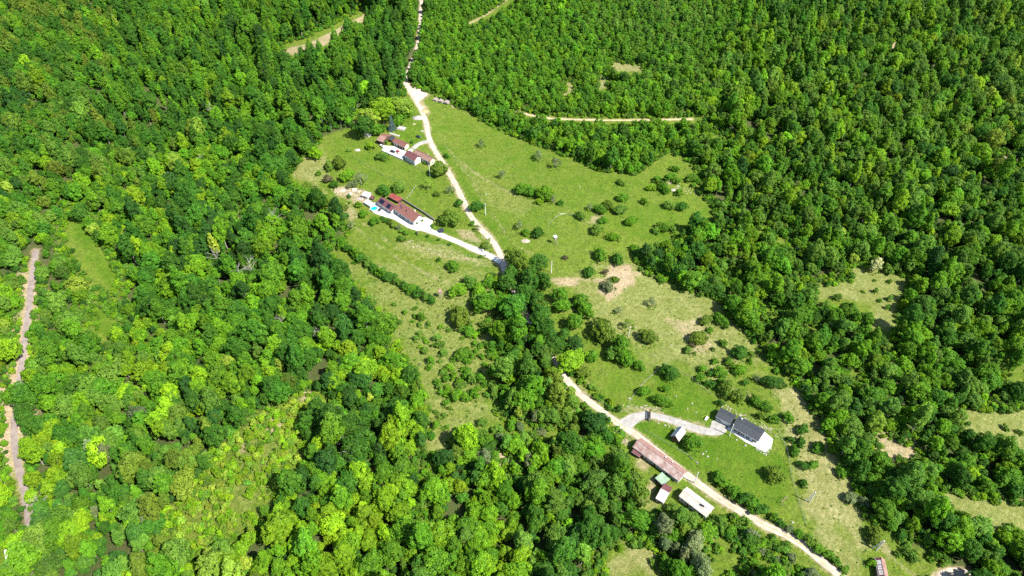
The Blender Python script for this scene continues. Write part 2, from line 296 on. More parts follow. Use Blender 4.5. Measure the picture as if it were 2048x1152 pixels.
def ground_mat():
    m = bpy.data.materials.new('meadow_ground'); m.use_nodes = True; nt = m.node_tree; N = nt.nodes; L = nt.links
    b = N['Principled BSDF']; b.inputs['Roughness'].default_value = 0.9; b.inputs['Specular IOR Level'].default_value = 0.1
    geo = N.new('ShaderNodeNewGeometry'); at = N.new('ShaderNodeAttribute'); at.attribute_name = 'zones'
    sep = N.new('ShaderNodeSeparateColor'); L.new(at.outputs['Color'], sep.inputs[0])
    def noise(s, d=5, r=.6, lo=.35, hi=.65):
        n = N.new('ShaderNodeTexNoise'); n.inputs['Scale'].default_value = s; n.inputs['Detail'].default_value = d; n.inputs['Roughness'].default_value = r
        L.new(geo.outputs['Position'], n.inputs['Vector']); p = N.new('ShaderNodeMapRange'); p.inputs[1].default_value = lo; p.inputs[2].default_value = hi
        L.new(n.outputs['Fac'], p.inputs[0]); return p.outputs[0]
    def mix(f, a, c):
        x = N.new('ShaderNodeMix'); x.data_type = 'RGBA'
        for s, v in ((0, f), (6, a), (7, c)):
            if isinstance(v, tuple): x.inputs[s].default_value = (*v, 1)
            elif isinstance(v, (int, float)): x.inputs[s].default_value = v
            else: L.new(v, x.inputs[s])
        return x.outputs[2]
    def math_(op, a, c):
        x = N.new('ShaderNodeMath'); x.operation = op; x.use_clamp = True
        for s, v in ((0, a), (1, c)):
            if isinstance(v, (int, float)): x.inputs[s].default_value = v
            else: L.new(v, x.inputs[s])
        return x.outputs[0]
    big, mid, fine, grain = noise(.022, 3), noise(.10, 6, .68), noise(.45, 6, .75), noise(1.5, 4, .75, .3, .7)
    grass = mix(big, (.130, .195, .016), (.092, .178, .010)); grass = mix(math_('MULTIPLY', mid, .6), grass, (.190, .215, .042))
    grass = mix(math_('MULTIPLY', fine, .65), grass, (.050, .078, .010)); 
    grass = mix(math_('MULTIPLY', noise(.24, 5, .7, .50, .62), .5), grass, (.052, .098, .010)); grass = mix(math_('MULTIPLY', noise(.33, 6, .75, .60, .70), .55), grass, (.26, .24, .11))
    lawn = mix(mid, (.062, .142, .006), (.125, .185, .018)); lawn = mix(math_('MULTIPLY', fine, .6), lawn, (.036, .080, .006))
    dry = mix(mid, (.36, .325, .155), (.19, .195, .060)); dry = mix(math_('MULTIPLY', fine, .6), dry, (.125, .135, .040))
    mpn = N.new('ShaderNodeMapping'); mpn.inputs['Rotation'].default_value = (0, 0, .62); L.new(geo.outputs['Position'], mpn.inputs['Vector']); wv = N.new('ShaderNodeTexWave'); wv.inputs['Scale'].default_value = .13; wv.inputs['Distortion'].default_value = 2.2; wv.inputs['Detail'].default_value = 3; wv.inputs['Detail Scale'].default_value = .6; L.new(mpn.outputs[0], wv.inputs['Vector'])
    dry = mix(math_('MULTIPLY', wv.outputs['Fac'], .35), dry, (.15, .17, .045))
    soil = mix(mid, (.42, .33, .22), (.32, .235, .15)); soil = mix(math_('MULTIPLY', fine, .45), soil, (.22, .18, .09))
    wood = mix(mid, (.060, .065, .026), (.105, .085, .045)); wood = mix(fine, wood, (.045, .085, .014))
    edge = math_('SUBTRACT', grain, .5)
    def zone(ch, amp=.5):     # ragged borders
        s = math_('MULTIPLY', fine, amp); t = math_('SUBTRACT', ch, math_('MULTIPLY', s, .45)); return math_('MULTIPLY', t, 1.25)
    c = mix(zone(sep.outputs[0]), grass, lawn); c = mix(zone(sep.outputs[1], .8), c, dry)
    c = mix(at.outputs['Alpha'], c, wood); c = mix(zone(sep.outputs[2], .9), c, soil)
    gv = N.new('ShaderNodeHueSaturation'); L.new(c, gv.inputs['Color'])
    vv = N.new('ShaderNodeMapRange'); vv.inputs[3].default_value = .47; vv.inputs[4].default_value = 1.3; L.new(grain, vv.inputs[0]); L.new(vv.outputs[0], gv.inputs['Value'])
    L.new(gv.outputs['Color'], b.inputs['Base Color'])
    bp = N.new('ShaderNodeBump'); bp.inputs['Strength'].default_value = .8; bp.inputs['Distance'].default_value = .45
    hgt = math_('MULTIPLY', math_('ADD', math_('MULTIPLY', fine, .6), math_('MULTIPLY', grain, .4)), 1.0)
    L.new(hgt, bp.inputs['Height']); L.new(bp.outputs['Normal'], b.inputs['Normal'])
    return m
ground = link('ground', build_ground()); tag(ground, 'rolling meadow and forest floor of the clearing', None, None, 'structure')

# ------------------------------------------------------------------ roads, drives and yards
M_GRAVEL = mat('pale_gravel', (.28, .235, .185), .95, scale=.35, col2=(.42, .37, .31), bump=.4, spec=.1)
M_GREY = mat('grey_gravel', (.22, .21, .19), .95, scale=.4, col2=(.31, .30, .28), bump=.4, spec=.1)
M_CONC = mat('pale_concrete', (.42, .405, .38), .85, scale=.25, col2=(.56, .545, .525), bump=.1, spec=.15)
M_ASPH = mat('worn_asphalt', (.16, .13, .115), .9, scale=.3, col2=(.23, .195, .175), bump=.2, spec=.15)
M_SAND = mat('sandy_track', (.26, .22, .12), .95, scale=.3, col2=(.40, .34, .22), bump=.4, spec=.1)
def ribbon(name, key, m, off, strip=None, label=None):
    P, w = ROADS[key]; T = np.gradient(P, axis=0); T /= np.linalg.norm(T, axis=1)[:, None]; Nn = np.stack([-T[:, 1], T[:, 0]], 1)
    K = np.linspace(-1, 1, 7); V = []
    wl_ = w / 2 * (1 + .28 * (vnoise(P[:, 0], P[:, 1], 6, 5) - .5)); wr_ = w / 2 * (1 + .28 * (vnoise(P[:, 0], P[:, 1], 6, 9) - .5))
    for i in range(len(P)):
        for k in K:
            q = P[i] + Nn[i] * k * (wl_[i] if k > 0 else wr_[i]); V.append((q[0], q[1], float(hz(q[0], q[1])) + off + .05 * (1 - k * k) - (.12 if abs(k) == 1 else 0)))
    n = len(K); F = [(i * n + k, i * n + k + 1, (i + 1) * n + k + 1, (i + 1) * n + k) for i in range(len(P) - 1) for k in range(n - 1)]
    F = [f[::-1] for f in F]
    o = link(name, mesh_np(name, V, F, [m], smooth=True)); return tag(o, label, None, None, 'structure')
ribbon('gravel_road', 'gravel_road', M_GRAVEL, .06, label='pale gravel lane winding past all the houses')
ribbon('gravel_drive', 'farm_drive', M_GREY, .09, label='short grey drive from the lane to the farm')
ribbon('concrete_driveway', 'concrete_drive', M_CONC, .09, label='bright concrete driveway up to the house with the pool')
ribbon('gravel_drive', 'gravel_drive', M_GREY, .09, label='grey gravel drive curving to the charcoal-roofed house')
ribbon('asphalt_road', 'asphalt_road', M_ASPH, .06, label='narrow grey asphalt road between pinkish verges in the valley')
ribbon('asphalt_road', 'shaded_road', M_ASPH, .06, label='shaded end of the asphalt road under the valley trees')
ribbon('forest_track', 'forest_track', M_SAND, .06, label='sandy track running through the young forest')
ribbon('sandy_road', 'sand_road', M_GRAVEL, .06, label='pale sandy road at the bottom edge')
# grassy strip between the wheel ruts of the lane
P, w = ROADS['gravel_road']; M_STRIP = mat('trodden_grass', (.22, .22, .09), .95, scale=.6, col2=(.40, .36, .22), spec=.1)
def median(i0, i1):
    Q = P[i0:i1]; T = np.gradient(Q, axis=0); T /= np.linalg.norm(T, axis=1)[:, None]; Nn = np.stack([-T[:, 1], T[:, 0]], 1); V = []
    for i in range(len(Q)):
        s = .35 * vnoise(Q[i, 0], Q[i, 1], 4, 12) + .08
        for k in (-1, 0, 1):
            q = Q[i] + Nn[i] * k * s; V.append((q[0], q[1], float(hz(*q)) + .125 + .04 * (k == 0)))
    F = [(i * 3 + k, (i + 1) * 3 + k, (i + 1) * 3 + k + 1, i * 3 + k + 1) for i in range(len(Q) - 1) for k in range(2)]
    return mesh_np('grass_strip', V, F, [M_STRIP], smooth=True)
a = int(np.argmin(np.hypot(*(P - gpoly([(1165, 792)])[0]).T))); link('grass_strip', median(a, len(P) - 2), bpy.data.objects['gravel_road'])
a0 = int(np.argmin(np.hypot(*(P - gpoly([(870, 302)])[0]).T))); b0 = int(np.argmin(np.hypot(*(P - gpoly([(985, 482)])[0]).T))); link('grass_strip', median(a0, b0), bpy.data.objects['gravel_road'])
def sheet(name, pts, off, m, label, step=2.0, skirt=.5):
    """a yard: a sheet that follows the ground inside an outline, with a small drop at its edge"""
    from mathutils.geometry import delaunay_2d_cdt
    Pg = gpoly(pts); lo, hi = Pg.min(0), Pg.max(0); out = []
    for i in range(len(Pg)):
        a_, b_ = Pg[i], Pg[(i + 1) % len(Pg)]; n = max(1, int(np.hypot(*(b_ - a_)) / step))
        out += [a_ + (b_ - a_) * k / n for k in range(n)]
    nb = len(out); gx, gy = np.meshgrid(np.arange(lo[0], hi[0], step) + .37, np.arange(lo[1], hi[1], step) + .41)
    q = np.stack([gx.ravel(), gy.ravel()], 1); q = q[inside(Pg, q[:, 0], q[:, 1]) & (dist_line(Pg, q[:, 0], q[:, 1], True) > .6)]
    v2 = [Vector((float(p[0]), float(p[1]))) for p in out] + [Vector((float(p[0]), float(p[1]))) for p in q]
    vs, es, fs, *_ = delaunay_2d_cdt(v2, [], [list(range(nb))], 1, 1e-5)
    b = MB(); top = [(v.x, v.y, float(hz(v.x, v.y)) + off) for v in vs]; b.poly(top, [tuple(f) for f in fs])
    ring = [(p[0], p[1], float(hz(*p)) + off) for p in out]; low = [(r[0], r[1], r[2] - skirt) for r in ring]
    b.poly(ring + low, [(i, (i + 1) % nb, nb + (i + 1) % nb, nb + i) for i in range(nb)])
    return tag(b.build(name, m), label, None, None, 'structure')
M_YARD = mat('yard_concrete', (.33, .32, .31), .85, scale=.3, col2=(.44, .43, .42), bump=.1, spec=.15)
sheet('concrete_yard', [(768,291),(790,293),(812,303),(821,297),(828,300),(806,318),(764,302)], .12, M_YARD, 'pale concrete yard with two cars between the farm roofs')
sheet('paved_terrace', [(748,406),(757,405),(786,424),(826,446),(850,434),(866,442),(862,457),(834,462),(814,455),(790,440),(752,428),(738,420)], .14, M_CONC, 'white terrace and forecourt round the house with the pool')
sheet('paved_terrace', [(1529,864),(1546,879),(1542,896),(1530,905),(1514,896),(1490,884),(1454,858),(1458,853),(1492,874),(1516,884)], .25, M_CONC, 'bright white terrace beside the charcoal-roofed house')
sheet('gravel_yard', [(1424,842),(1440,841),(1456,856),(1452,864),(1442,870),(1424,866),(1418,862)], .12, M_GREY, 'grey gravel forecourt of the charcoal-roofed house')
sheet('gravel_yard', [(1236,842),(1262,828),(1292,822),(1298,834),(1280,842),(1268,852),(1262,858)], .11, M_GREY, 'grey gravel apron where the drive meets the lane')
sheet('sandy_clearing', [(813,166),(838,176),(862,182),(852,192),(838,204),(824,190)], .05, mat('bare_sand', (.42, .32, .24), .95, scale=.2, col2=(.50, .40, .31), spec=.1), 'sandy turning place where the lane leaves the forest')

# ------------------------------------------------------------------ buildings
M_WHITE = mat('white_render', (.54, .53, .51), .85, .06, scale=.8, bump=.05); M_CREAM = mat('cream_render', (.48, .42, .30), .85, .1, scale=.8)
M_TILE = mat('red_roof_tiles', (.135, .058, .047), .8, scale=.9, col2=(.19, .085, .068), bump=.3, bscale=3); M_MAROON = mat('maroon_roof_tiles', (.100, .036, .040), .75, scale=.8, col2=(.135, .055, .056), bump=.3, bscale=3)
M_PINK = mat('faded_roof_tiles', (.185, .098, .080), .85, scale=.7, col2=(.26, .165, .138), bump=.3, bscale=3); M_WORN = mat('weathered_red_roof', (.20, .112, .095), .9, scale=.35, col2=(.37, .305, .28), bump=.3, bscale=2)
M_CHAR = mat('charcoal_roof', (.026, .029, .036), .6, scale=1.2, col2=(.045, .05, .058), bump=.2); M_FIBRE = mat('pale_fibre_cement', (.32, .28, .24), .9, scale=.5, col2=(.46, .42, .38), bump=.3, bscale=2)
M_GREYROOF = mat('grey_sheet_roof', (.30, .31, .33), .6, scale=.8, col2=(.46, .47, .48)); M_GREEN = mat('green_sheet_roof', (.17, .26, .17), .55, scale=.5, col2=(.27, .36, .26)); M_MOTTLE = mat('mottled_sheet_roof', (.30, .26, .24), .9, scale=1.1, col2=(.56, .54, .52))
M_WOODW = mat('dark_boards', (.075, .045, .030), .85, .3, scale=2); M_BRICK = mat('old_brick', (.28, .16, .11), .9, .25, scale=2); M_STONE = mat('rough_stone', (.22, .21, .19), .95, scale=1.2, col2=(.36, .345, .32), bump=.6); M_RED = mat('red_sheet_roof', (.19, .042, .034), .7, .2, scale=.6)
M_FRAME = mat('white_frame', (.72, .72, .70), .5, .03); M_GLASS = mat('window_glass', (.02, .025, .03), .08, .1, spec=.6); M_DOOR = mat('brown_door', (.12, .06, .035), .6, .2); M_DARK = mat('dark_metal', (.03, .03, .032), .5, .15)
M_RIB = mat('roof_seam', (.14, .10, .09), .7, .1); M_PV = mat('solar_cell', (.008, .010, .022), .12, .2, spec=.6); M_STEEL = mat('galvanised_steel', (.42, .43, .44), .45, .1, metal=.6); M_POLE = mat('concrete_pole', (.62, .61, .58), .85, .12); M_WOOD = mat('grey_timber', (.26, .22, .18), .9, .25, scale=2)
M_PLINTH = mat('grey_plinth', (.40, .39, .38), .9, .1)
def window(mb_parent, c, ux, n, w, h, frame=M_FRAME):
    """window of w x h at c, wall direction ux, outward normal n: a frame with its pane as a sub-part"""
    ux, n = Vector(ux), Vector(n); up = Vector((0, 0, 1)); c = Vector(c)
    def bar(b, cx, cz, dx, dz, t0, t1): q = [c + ux * (cx + sx * dx / 2) + up * (cz + sz * dz / 2) for sx, sz in ((-1, -1), (1, -1), (1, 1), (-1, 1))]; b.poly([p + n * t0 for p in q] + [p + n * t1 for p in q], [(3, 2, 1, 0), (4, 5, 6, 7), (0, 1, 5, 4), (1, 2, 6, 5), (2, 3, 7, 6), (3, 0, 4, 7)])
    f = MB(); t = .12
    bar(f, 0, h / 2, w + t, t, -.05, .06); bar(f, 0, -h / 2, w + t * 3, t, -.05, .14); bar(f, -w / 2, 0, t, h - t, -.05, .06); bar(f, w / 2, 0, t, h - t, -.05, .06); bar(f, 0, 0, .06, h - t, -.05, .05)
    fo = f.build('window', frame, mb_parent); p = MB(); bar(p, 0, 0, w - t, h - t, -.05, .02); p.build('pane', M_GLASS, fo); return fo
def door(parent, c, ux, n, w, h, m=M_DOOR):
    ux, n, c = Vector(ux), Vector(n), Vector(c); up = Vector((0, 0, 1)); d = MB(); q = [c + ux * (sx * w / 2) + up * (sz * h) for sx, sz in ((-1, 0), (1, 0), (1, 1), (-1, 1))]
    d.poly([p - n * .05 for p in q] + [p + n * .05 for p in q], [(3, 2, 1, 0), (4, 5, 6, 7), (0, 1, 5, 4), (1, 2, 6, 5), (2, 3, 7, 6), (3, 0, 4, 7)]); o = d.build('door', m, parent)
    hd = MB(); hd.box(tuple(c + ux * (w * .36) + up * (h * .48) + n * .08), (.12, .12, .06), math.atan2(ux.y, ux.x)); hd.build('handle', M_STEEL, o); return o
def house(name, label, cat, A, B, Cc, eave, rise, wall, roof, ridge=.5, over=.5, seams=0, far_roof=None, root=None, plinth=None, mono=False, depth=None):
    """gabled building from three eave corners in the photograph: A-B the near eave (the ridge runs along it), C the far eave above B.
    Local axes: x along the near eave from A, y towards the far eave."""
    mid = (np.array(A) + np.array(Cc)) / 2; base = float(G(mid[0], mid[1], eave)[2])
    a, b, c = (GZ(p[0], p[1], base + eave) for p in (A, B, Cc)); ux = b - a; L_ = float(np.hypot(*ux)); ux = ux / L_; uy = np.array([-ux[1], ux[0]]); W = depth or float((c - b) @ uy)
    if W < 0: uy = -uy; W = -W
    corners = [a, b, b + uy * W, a + uy * W]; base = min(float(hz(*q)) for q in corners); flip = ux[0] * uy[1] - ux[1] * uy[0] < 0
    e = root or empty(name, (a[0], a[1], base), math.atan2(ux[1], ux[0]), label, cat)
    sy = -1 if flip else 1; gh = float(G(mid[0], mid[1], eave)[2]) + eave - base
    iL, iW = L_ - 2 * over, W - 2 * over; x0, x1, y0, y1 = over, L_ - over, over, W - over; yr = W * ridge; H_ = gh + rise
    def P3(x, y, z): return (x, sy * y, z)
    def zr(y): return gh + rise * (y / W if mono else (y / yr if y < yr else (W - y) / (W - yr)))
    w_ = MB(); prof = [(y0, -1), (y1, -1), (y1, zr(y1) - .12)] + ([] if mono else [(yr, H_ - .12)]) + [(y0, zr(y0) - .12)]; n = len(prof)
    w_.poly([P3(x0, y, z) for y, z in prof] + [P3(x1, y, z) for y, z in prof], [tuple(range(n)), tuple(range(2 * n - 1, n - 1, -1))] + [(i, n + i, n + (i + 1) % n, (i + 1) % n) for i in range(n)]); w_.build('wall', wall, e)
    if plinth: k = MB(); k.box(P3(L_ / 2, W / 2, .0), (iL + .08, iW + .08, 1.1)); k.build('plinth', plinth, e)
    r = MB()
    def plane(b_, ya, yb, za, zb, t=.16):
        q = [P3(0, ya, za), P3(L_, ya, za), P3(L_, yb, zb), P3(0, yb, zb)]; q = q if sy > 0 else q[::-1]; b_.slab(q, t)
    if mono: plane(r, 0, W, zr(0), zr(W))
    else: plane(r, 0, yr, gh, H_)
    ro = r.build('roof', roof, e)
    if not mono:
        r2 = MB(); plane(r2, yr + .004, W, H_, gh); r2.build('roof', far_roof or roof, e)
        rc = MB(); rc.box(P3(L_ / 2, yr, H_ + .03), (L_ + .04, .36, .12)); rc.build('ridge_cap', far_roof or roof, ro)
    if seams:
        for i in range(1, seams):
            s = MB(); x = L_ * i / seams; yb, zb = (W, zr(W)) if mono else (yr - .2, H_ - rise * .2 / yr)
            s.poly([P3(x - .05, .02, zr(.02) + .0), P3(x + .05, .02, zr(.02) + .0), P3(x + .05, yb, zb), P3(x - .05, yb, zb), P3(x - .05, .02, zr(.02) + .07), P3(x + .05, .02, zr(.02) + .07), P3(x + .05, yb, zb + .07), P3(x - .05, yb, zb + .07)], [(0, 1, 2, 3), (4, 5, 6, 7), (0, 1, 5, 4), (1, 2, 6, 5), (2, 3, 7, 6), (3, 0, 4, 7)]); s.build('roof_seam', roof, ro)
    gt = MB(); gt.tube([P3(0, -.08, gh - .1), P3(L_, -.08, gh - .1)], .08, 6); gt.build('gutter', M_STEEL, ro)
    info = dict(e=e, L=L_, W=W, x0=x0, x1=x1, y0=y0, y1=y1, eave=gh, top=H_, sy=sy, zr=zr, yr=yr, roof=ro, P3=P3); return info
def near_windows(h, xs, w=1.3, ht=1.3, z=1.6): 
    for x in xs: window(h['e'], h['P3'](x, h['y0'], z), (1, 0, 0), (0, -h['sy'], 0), w, ht)
def end_windows(h, ys, w=1.1, ht=1.2, z=1.6, end=1):
    for y in ys: window(h['e'], h['P3'](h['x1'] if end else h['x0'], y, z), (0, 1, 0), (1 if end else -1, 0, 0), w, ht)
def chimney(h, x, y, s=.6, up=1.1, m=M_BRICK):
    z = h['zr'](y); c = MB(); c.box(h['P3'](x, y, z + up / 2 - .3), (s, s, up + .6)); o = c.build('chimney', m, h['roof']); k = MB(); k.box(h['P3'](x, y, z + up + .05), (s + .2, s + .2, .1)); k.build('chimney_cap', M_PLINTH, h['roof']); return o

# farm by the lane
h = house('red_roofed_barn', 'small barn with two-tone red roof at the shaded end of the farmyard', 'barn', (752.9,279.5), (765.5,284), (776.4,269), 3.4, 1.7, M_WOODW, M_PINK, far_roof=M_TILE, over=.35); door(h['e'], h['P3'](h['L'] * .5, h['y0'], 0), (1, 0, 0), (0, -h['sy'], 0), 2.2, 2.3)
h = house('lean_to_shed', 'dark lean-to shed squeezed between the two farm barns', 'shed', (776,277), (783,280), (788,274), 2.4, .8, M_WOODW, M_CHAR, mono=True, over=.2); door(h['e'], h['P3'](h['L'] * .5, h['y0'], 0), (1, 0, 0), (0, -h['sy'], 0), 1.0, 1.9)
h = house('farm_outbuilding', 'red-roofed outbuilding with open dark front behind the parked cars', 'barn', (784.8,283.4), (809,294.6), (821,288.6), 3.2, 1.9, M_CREAM, M_TILE, over=.5); near_windows(h, [h['L'] * .2], 1.2, 1.2)
for f in (.45, .65, .85): door(h['e'], h['P3'](h['L'] * f, h['y0'], 0), (1, 0, 0), (0, -h['sy'], 0), 1.9, 2.2, M_WOODW)
end_windows(h, [h['W'] * .5], 1, 1)
h = house('farmhouse', 'maroon-roofed farmhouse wing with white gable beside the concrete yard', 'house', (807.4,310.5), (828.9,322.3), (846,315), 4.2, 2.4, M_WHITE, M_MAROON, over=.5, plinth=M_PLINTH); near_windows(h, [h['L'] * f for f in (.2, .45, .75)], 1.2, 1.4, 2.2); end_windows(h, [h['W'] * .35, h['W'] * .65], 1, 1.3, 2.2); chimney(h, h['L'] * .4, h['W'] * .58)
h = house('farmhouse_wing', 'long red-roofed farmhouse wing next to the power pole and lane', 'house', (826,307.5), (859.9,324.5), (873,318.2), 3.6, 2.3, M_CREAM, M_PINK, far_roof=M_TILE, over=.5); near_windows(h, [h['L'] * f for f in (.4, .6, .85)], 1.1, 1.2, 1.8); end_windows(h, [h['W'] * .5], 1.2, 1.3, 1.8); chimney(h, h['L'] * .7, h['W'] * .6)
# house with the pool
h = house('pool_house', 'long house with brown-red roof, skylights and white gable', 'house', (787,417.8), (826.8,445), (849,434), 3.6, 2.9, M_WHITE, M_TILE, ridge=.6, over=.6, plinth=M_PLINTH); near_windows(h, [h['L'] * f for f in (.12, .3, .5, .7, .88)], 1.5, 1.6, 1.7); end_windows(h, [h['W'] * .3, h['W'] * .62], 1.4, 1.4, 1.7); end_windows(h, [h['W'] * .52], 1.0, 1.0, 4.4); door(h['e'], h['P3'](h['L'] * .4, h['y0'], 0), (1, 0, 0), (0, -h['sy'], 0), 1.0, 2.1); chimney(h, h['L'] * .72, h['W'] * .72, .7, 1.6, M_CREAM)
for f, g in ((.16, .42), (.24, .36), (.46, .38)):
    y = h['W'] * g; s = MB(); x = h['L'] * f; q = [h['P3'](x - .45, y - .6, h['zr'](y - .6) + .12), h['P3'](x + .45, y - .6, h['zr'](y - .6) + .12), h['P3'](x + .45, y + .6, h['zr'](y + .6) + .12), h['P3'](x - .45, y + .6, h['zr'](y + .6) + .12)]; s.slab(q if h['sy'] > 0 else q[::-1], .1); s.build('skylight', M_GLASS, h['roof'])
h2 = house('solar_roofed_wing', 'maroon-roofed wing carrying dark solar panels beside the pool', 'house', (753.2,403.4), (782.4,423), (796.5,414), 3.2, 1.9, M_WHITE, M_MAROON, over=.5); near_windows(h2, [h2['L'] * f for f in (.25, .6, .85)], 1.4, 1.8, 1.4)
for c0, nc, nr in ((.06, 4, 2), (.56, 3, 2)):
    for i in range(nc):
        for j in range(nr):
            x = h2['L'] * c0 + .55 + i * 1.14; pw, ph = 1.08, (h2['yr'] - .7) / 2; y = .4 + j * (ph + .08); z = lambda yy: h2['zr'](yy) + .14
            q = [h2['P3'](x, y, z(y)), h2['P3'](x + pw, y, z(y)), h2['P3'](x + pw, y + ph, z(y + ph)), h2['P3'](x, y + ph, z(y + ph))]; s = MB(); s.slab(q if h2['sy'] > 0 else q[::-1], .05); s.build('solar_panel', M_PV, h2['roof'])
house('red_roofed_shed', 'bright red lean-to roof tucked behind the solar-roofed wing', 'shed', (776,392.6), (796.2,403), (801,395.6), 2.6, .5, M_WOODW, M_RED, mono=True, over=.25, seams=8)
h = house('white_garden_shed', 'little white-roofed shed by the rubble heap', 'shed', (722,390), (735,394), (738,386), 2.3, .5, M_WHITE, M_GREYROOF, mono=True, over=.2); door(h['e'], h['P3'](h['L'] * .5, h['y0'], 0), (1, 0, 0), (0, -h['sy'], 0), .9, 1.9)
h = house('brown_garden_shed', 'small brown hut beside the white-roofed garden shed', 'shed', (739,395), (745,397), (748,392), 2.0, .6, M_WOODW, M_MAROON, over=.15); door(h['e'], h['P3'](h['L'] * .5, h['y0'], 0), (1, 0, 0), (0, -h['sy'], 0), .8, 1.7)
h = house('glass_greenhouse', 'pale glass lean-to greenhouse next to the pool deck', 'greenhouse', (727,404), (740,412), (744,405), 2.0, .4, mat('pale_glazing', (.45, .52, .55), .25, .1), mat('pale_glazing', 0), mono=True, over=.1, seams=6)
h = house('white_field_hut', 'small pale hut at the garden edge under dark trees', 'shed', (727,267), (737,270), (742,264), 2.2, .5, M_WHITE, M_FIBRE, mono=True, over=.2)
# charcoal-roofed bungalow
h = house('charcoal_bungalow', 'white bungalow with charcoal roof beside the bright terrace', 'house', (1463.6,853.5), (1516.9,883.3), (1531.9,861), 3.1, 2.0, M_WHITE, M_CHAR, over=.6, plinth=M_PLINTH, seams=0); near_windows(h, [h['L'] * f for f in (.16, .42, .62, .86)], 2.0, 1.5, 1.5); end_windows(h, [h['W'] * .35, h['W'] * .68], 1.8, 1.9, 1.2); door(h['e'], h['P3'](h['L'] * .29, h['y0'], 0), (1, 0, 0), (0, -h['sy'], 0), 1.1, 2.2); chimney(h, h['L'] * .16, h['W'] * .7, .6, 1.0, M_WHITE)
h = house('charcoal_garage', 'white garage wing with lower charcoal roof facing the gravel forecourt', 'garage', (1431,833.2), (1463.4,849.6), (1475,831.6), 2.8, 1.7, M_WHITE, M_CHAR, over=.5); near_windows(h, [h['L'] * .22], 2.0, 1.0, 1.6); door(h['e'], h['P3'](h['L'] * .62, h['y0'], 0), (1, 0, 0), (0, -h['sy'], 0), 2.8, 2.2, M_FRAME)
# small barn on the lawn
h = house('small_grey_barn', 'small barn with steep grey roof on the lawn by a bushy tree', 'barn', (1357.7,882.8), (1372.3,863.9), (1353.4,856.6), 3.0, 2.6, M_WOODW, M_FIBRE, far_roof=M_GREYROOF, over=.4); door(h['e'], h['P3'](h['x0'], h['W'] * .5, 0), (0, 1, 0), (-1, 0, 0), 2.0, 2.3)
# long building by the lane and its neighbours
h = house('long_farm_building', 'very long low building with weathered red roof along the lane', 'house', (1265.3,893.4), (1358.2,962.2), (1376,943.4), 3.2, 2.2, M_WHITE, M_WORN, far_roof=M_PINK, over=.5, plinth=M_STONE); near_windows(h, [h['L'] * f for f in (.3, .42, .55, .68, .8, .92)], 1.1, 1.3, 1.6); end_windows(h, [h['W'] * .35, h['W'] * .65], 1.0, 1.2, 1.7); door(h['e'], h['P3'](h['L'] * .48, h['y0'], 0), (1, 0, 0), (0, -h['sy'], 0), 1.0, 2.1); door(h['e'], h['P3'](h['L'] * .74, h['y0'], 0), (1, 0, 0), (0, -h['sy'], 0), 1.0, 2.1); chimney(h, h['L'] * .58, h['W'] * .72, .5, .9); chimney(h, h['L'] * .72, h['W'] * .72, .5, .9)
h = house('red_lean_to', 'low maroon lean-to at the shaded end of the long building', 'shed', (1263,903.5), (1279.5,914), (1285,908), 2.2, .5, M_WOODW, M_MAROON, mono=True, over=.15); door(h['e'], h['P3'](h['L'] * .5, h['y0'], 0), (1, 0, 0), (0, -h['sy'], 0), 1.0, 1.9)
h = house('green_roofed_shed', 'green metal roofed shed in front of the long building', 'shed', (1310.3,955.6), (1325.8,970.6), (1339.5,959.6), 3.0, .35, M_WOODW, M_GREEN, mono=True, over=.3, seams=8); door(h['e'], h['P3'](h['L'] * .5, h['y0'], 0), (1, 0, 0), (0, -h['sy'], 0), 1.8, 2.1)
h = house('two_tone_shed', 'old shed with mottled grey and maroon roof halves', 'shed', (1311.2,996.4), (1327.9,1006), (1352.2,979.2), 3.2, 1.8, M_WHITE, M_MOTTLE, far_roof=M_MAROON, over=.4, ridge=.55); door(h['e'], h['P3'](h['L'] * .5, h['y0'], 0), (1, 0, 0), (0, -h['sy'], 0), 1.2, 2.1); end_windows(h, [h['W'] * .35], .8, .9)
h = house('pale_roofed_house', 'white house with pale fibre-cement roof and dark chimney shadow', 'house', (1357.7,991.8), (1413.3,1034.6), (1430.6,1016.4), 3.8, 1.3, M_WHITE, M_FIBRE, over=.5, plinth=M_STONE, seams=14); near_windows(h, [h['L'] * f for f in (.12, .26, .42, .6, .78)], 1.1, 1.4, 2.0); end_windows(h, [h['W'] * .4], 1.2, 1.3, 2.0); door(h['e'], h['P3'](h['L'] * .34, h['y0'], 0), (1, 0, 0), (0, -h['sy'], 0), 1.0, 2.1); chimney(h, h['L'] * .74, h['W'] * .44, .7, 1.6, M_DARK)
h = house('rusty_shed', 'narrow shed with patched rusty roof at the bottom edge', 'shed', (1759,1162), (1750,1115), (1769,1113), 2.8, 1.3, M_BRICK, M_MAROON, far_roof=M_PINK, over=.3, seams=9); door(h['e'], h['P3'](h['x1'], h['W'] * .5, 0), (0, 1, 0), (1, 0, 0), 1.2, 2.0)
for i in range(3):   # loose grey sheets patching the roof
    y0, y1 = h['W'] * .06, h['W'] * .44; x = h['L'] * (.25 + .22 * i); q = [h['P3'](x, y0, h['zr'](y0) + .06), h['P3'](x + 1.9, y0, h['zr'](y0) + .06), h['P3'](x + 1.9, y1, h['zr'](y1) + .06), h['P3'](x, y1, h['zr'](y1) + .06)]
    s = MB(); s.slab(q if h['sy'] > 0 else q[::-1], .04); tag(s.build('roof_sheet', M_MOTTLE, h['roof']), 'grey sheet patching the rusty roof')

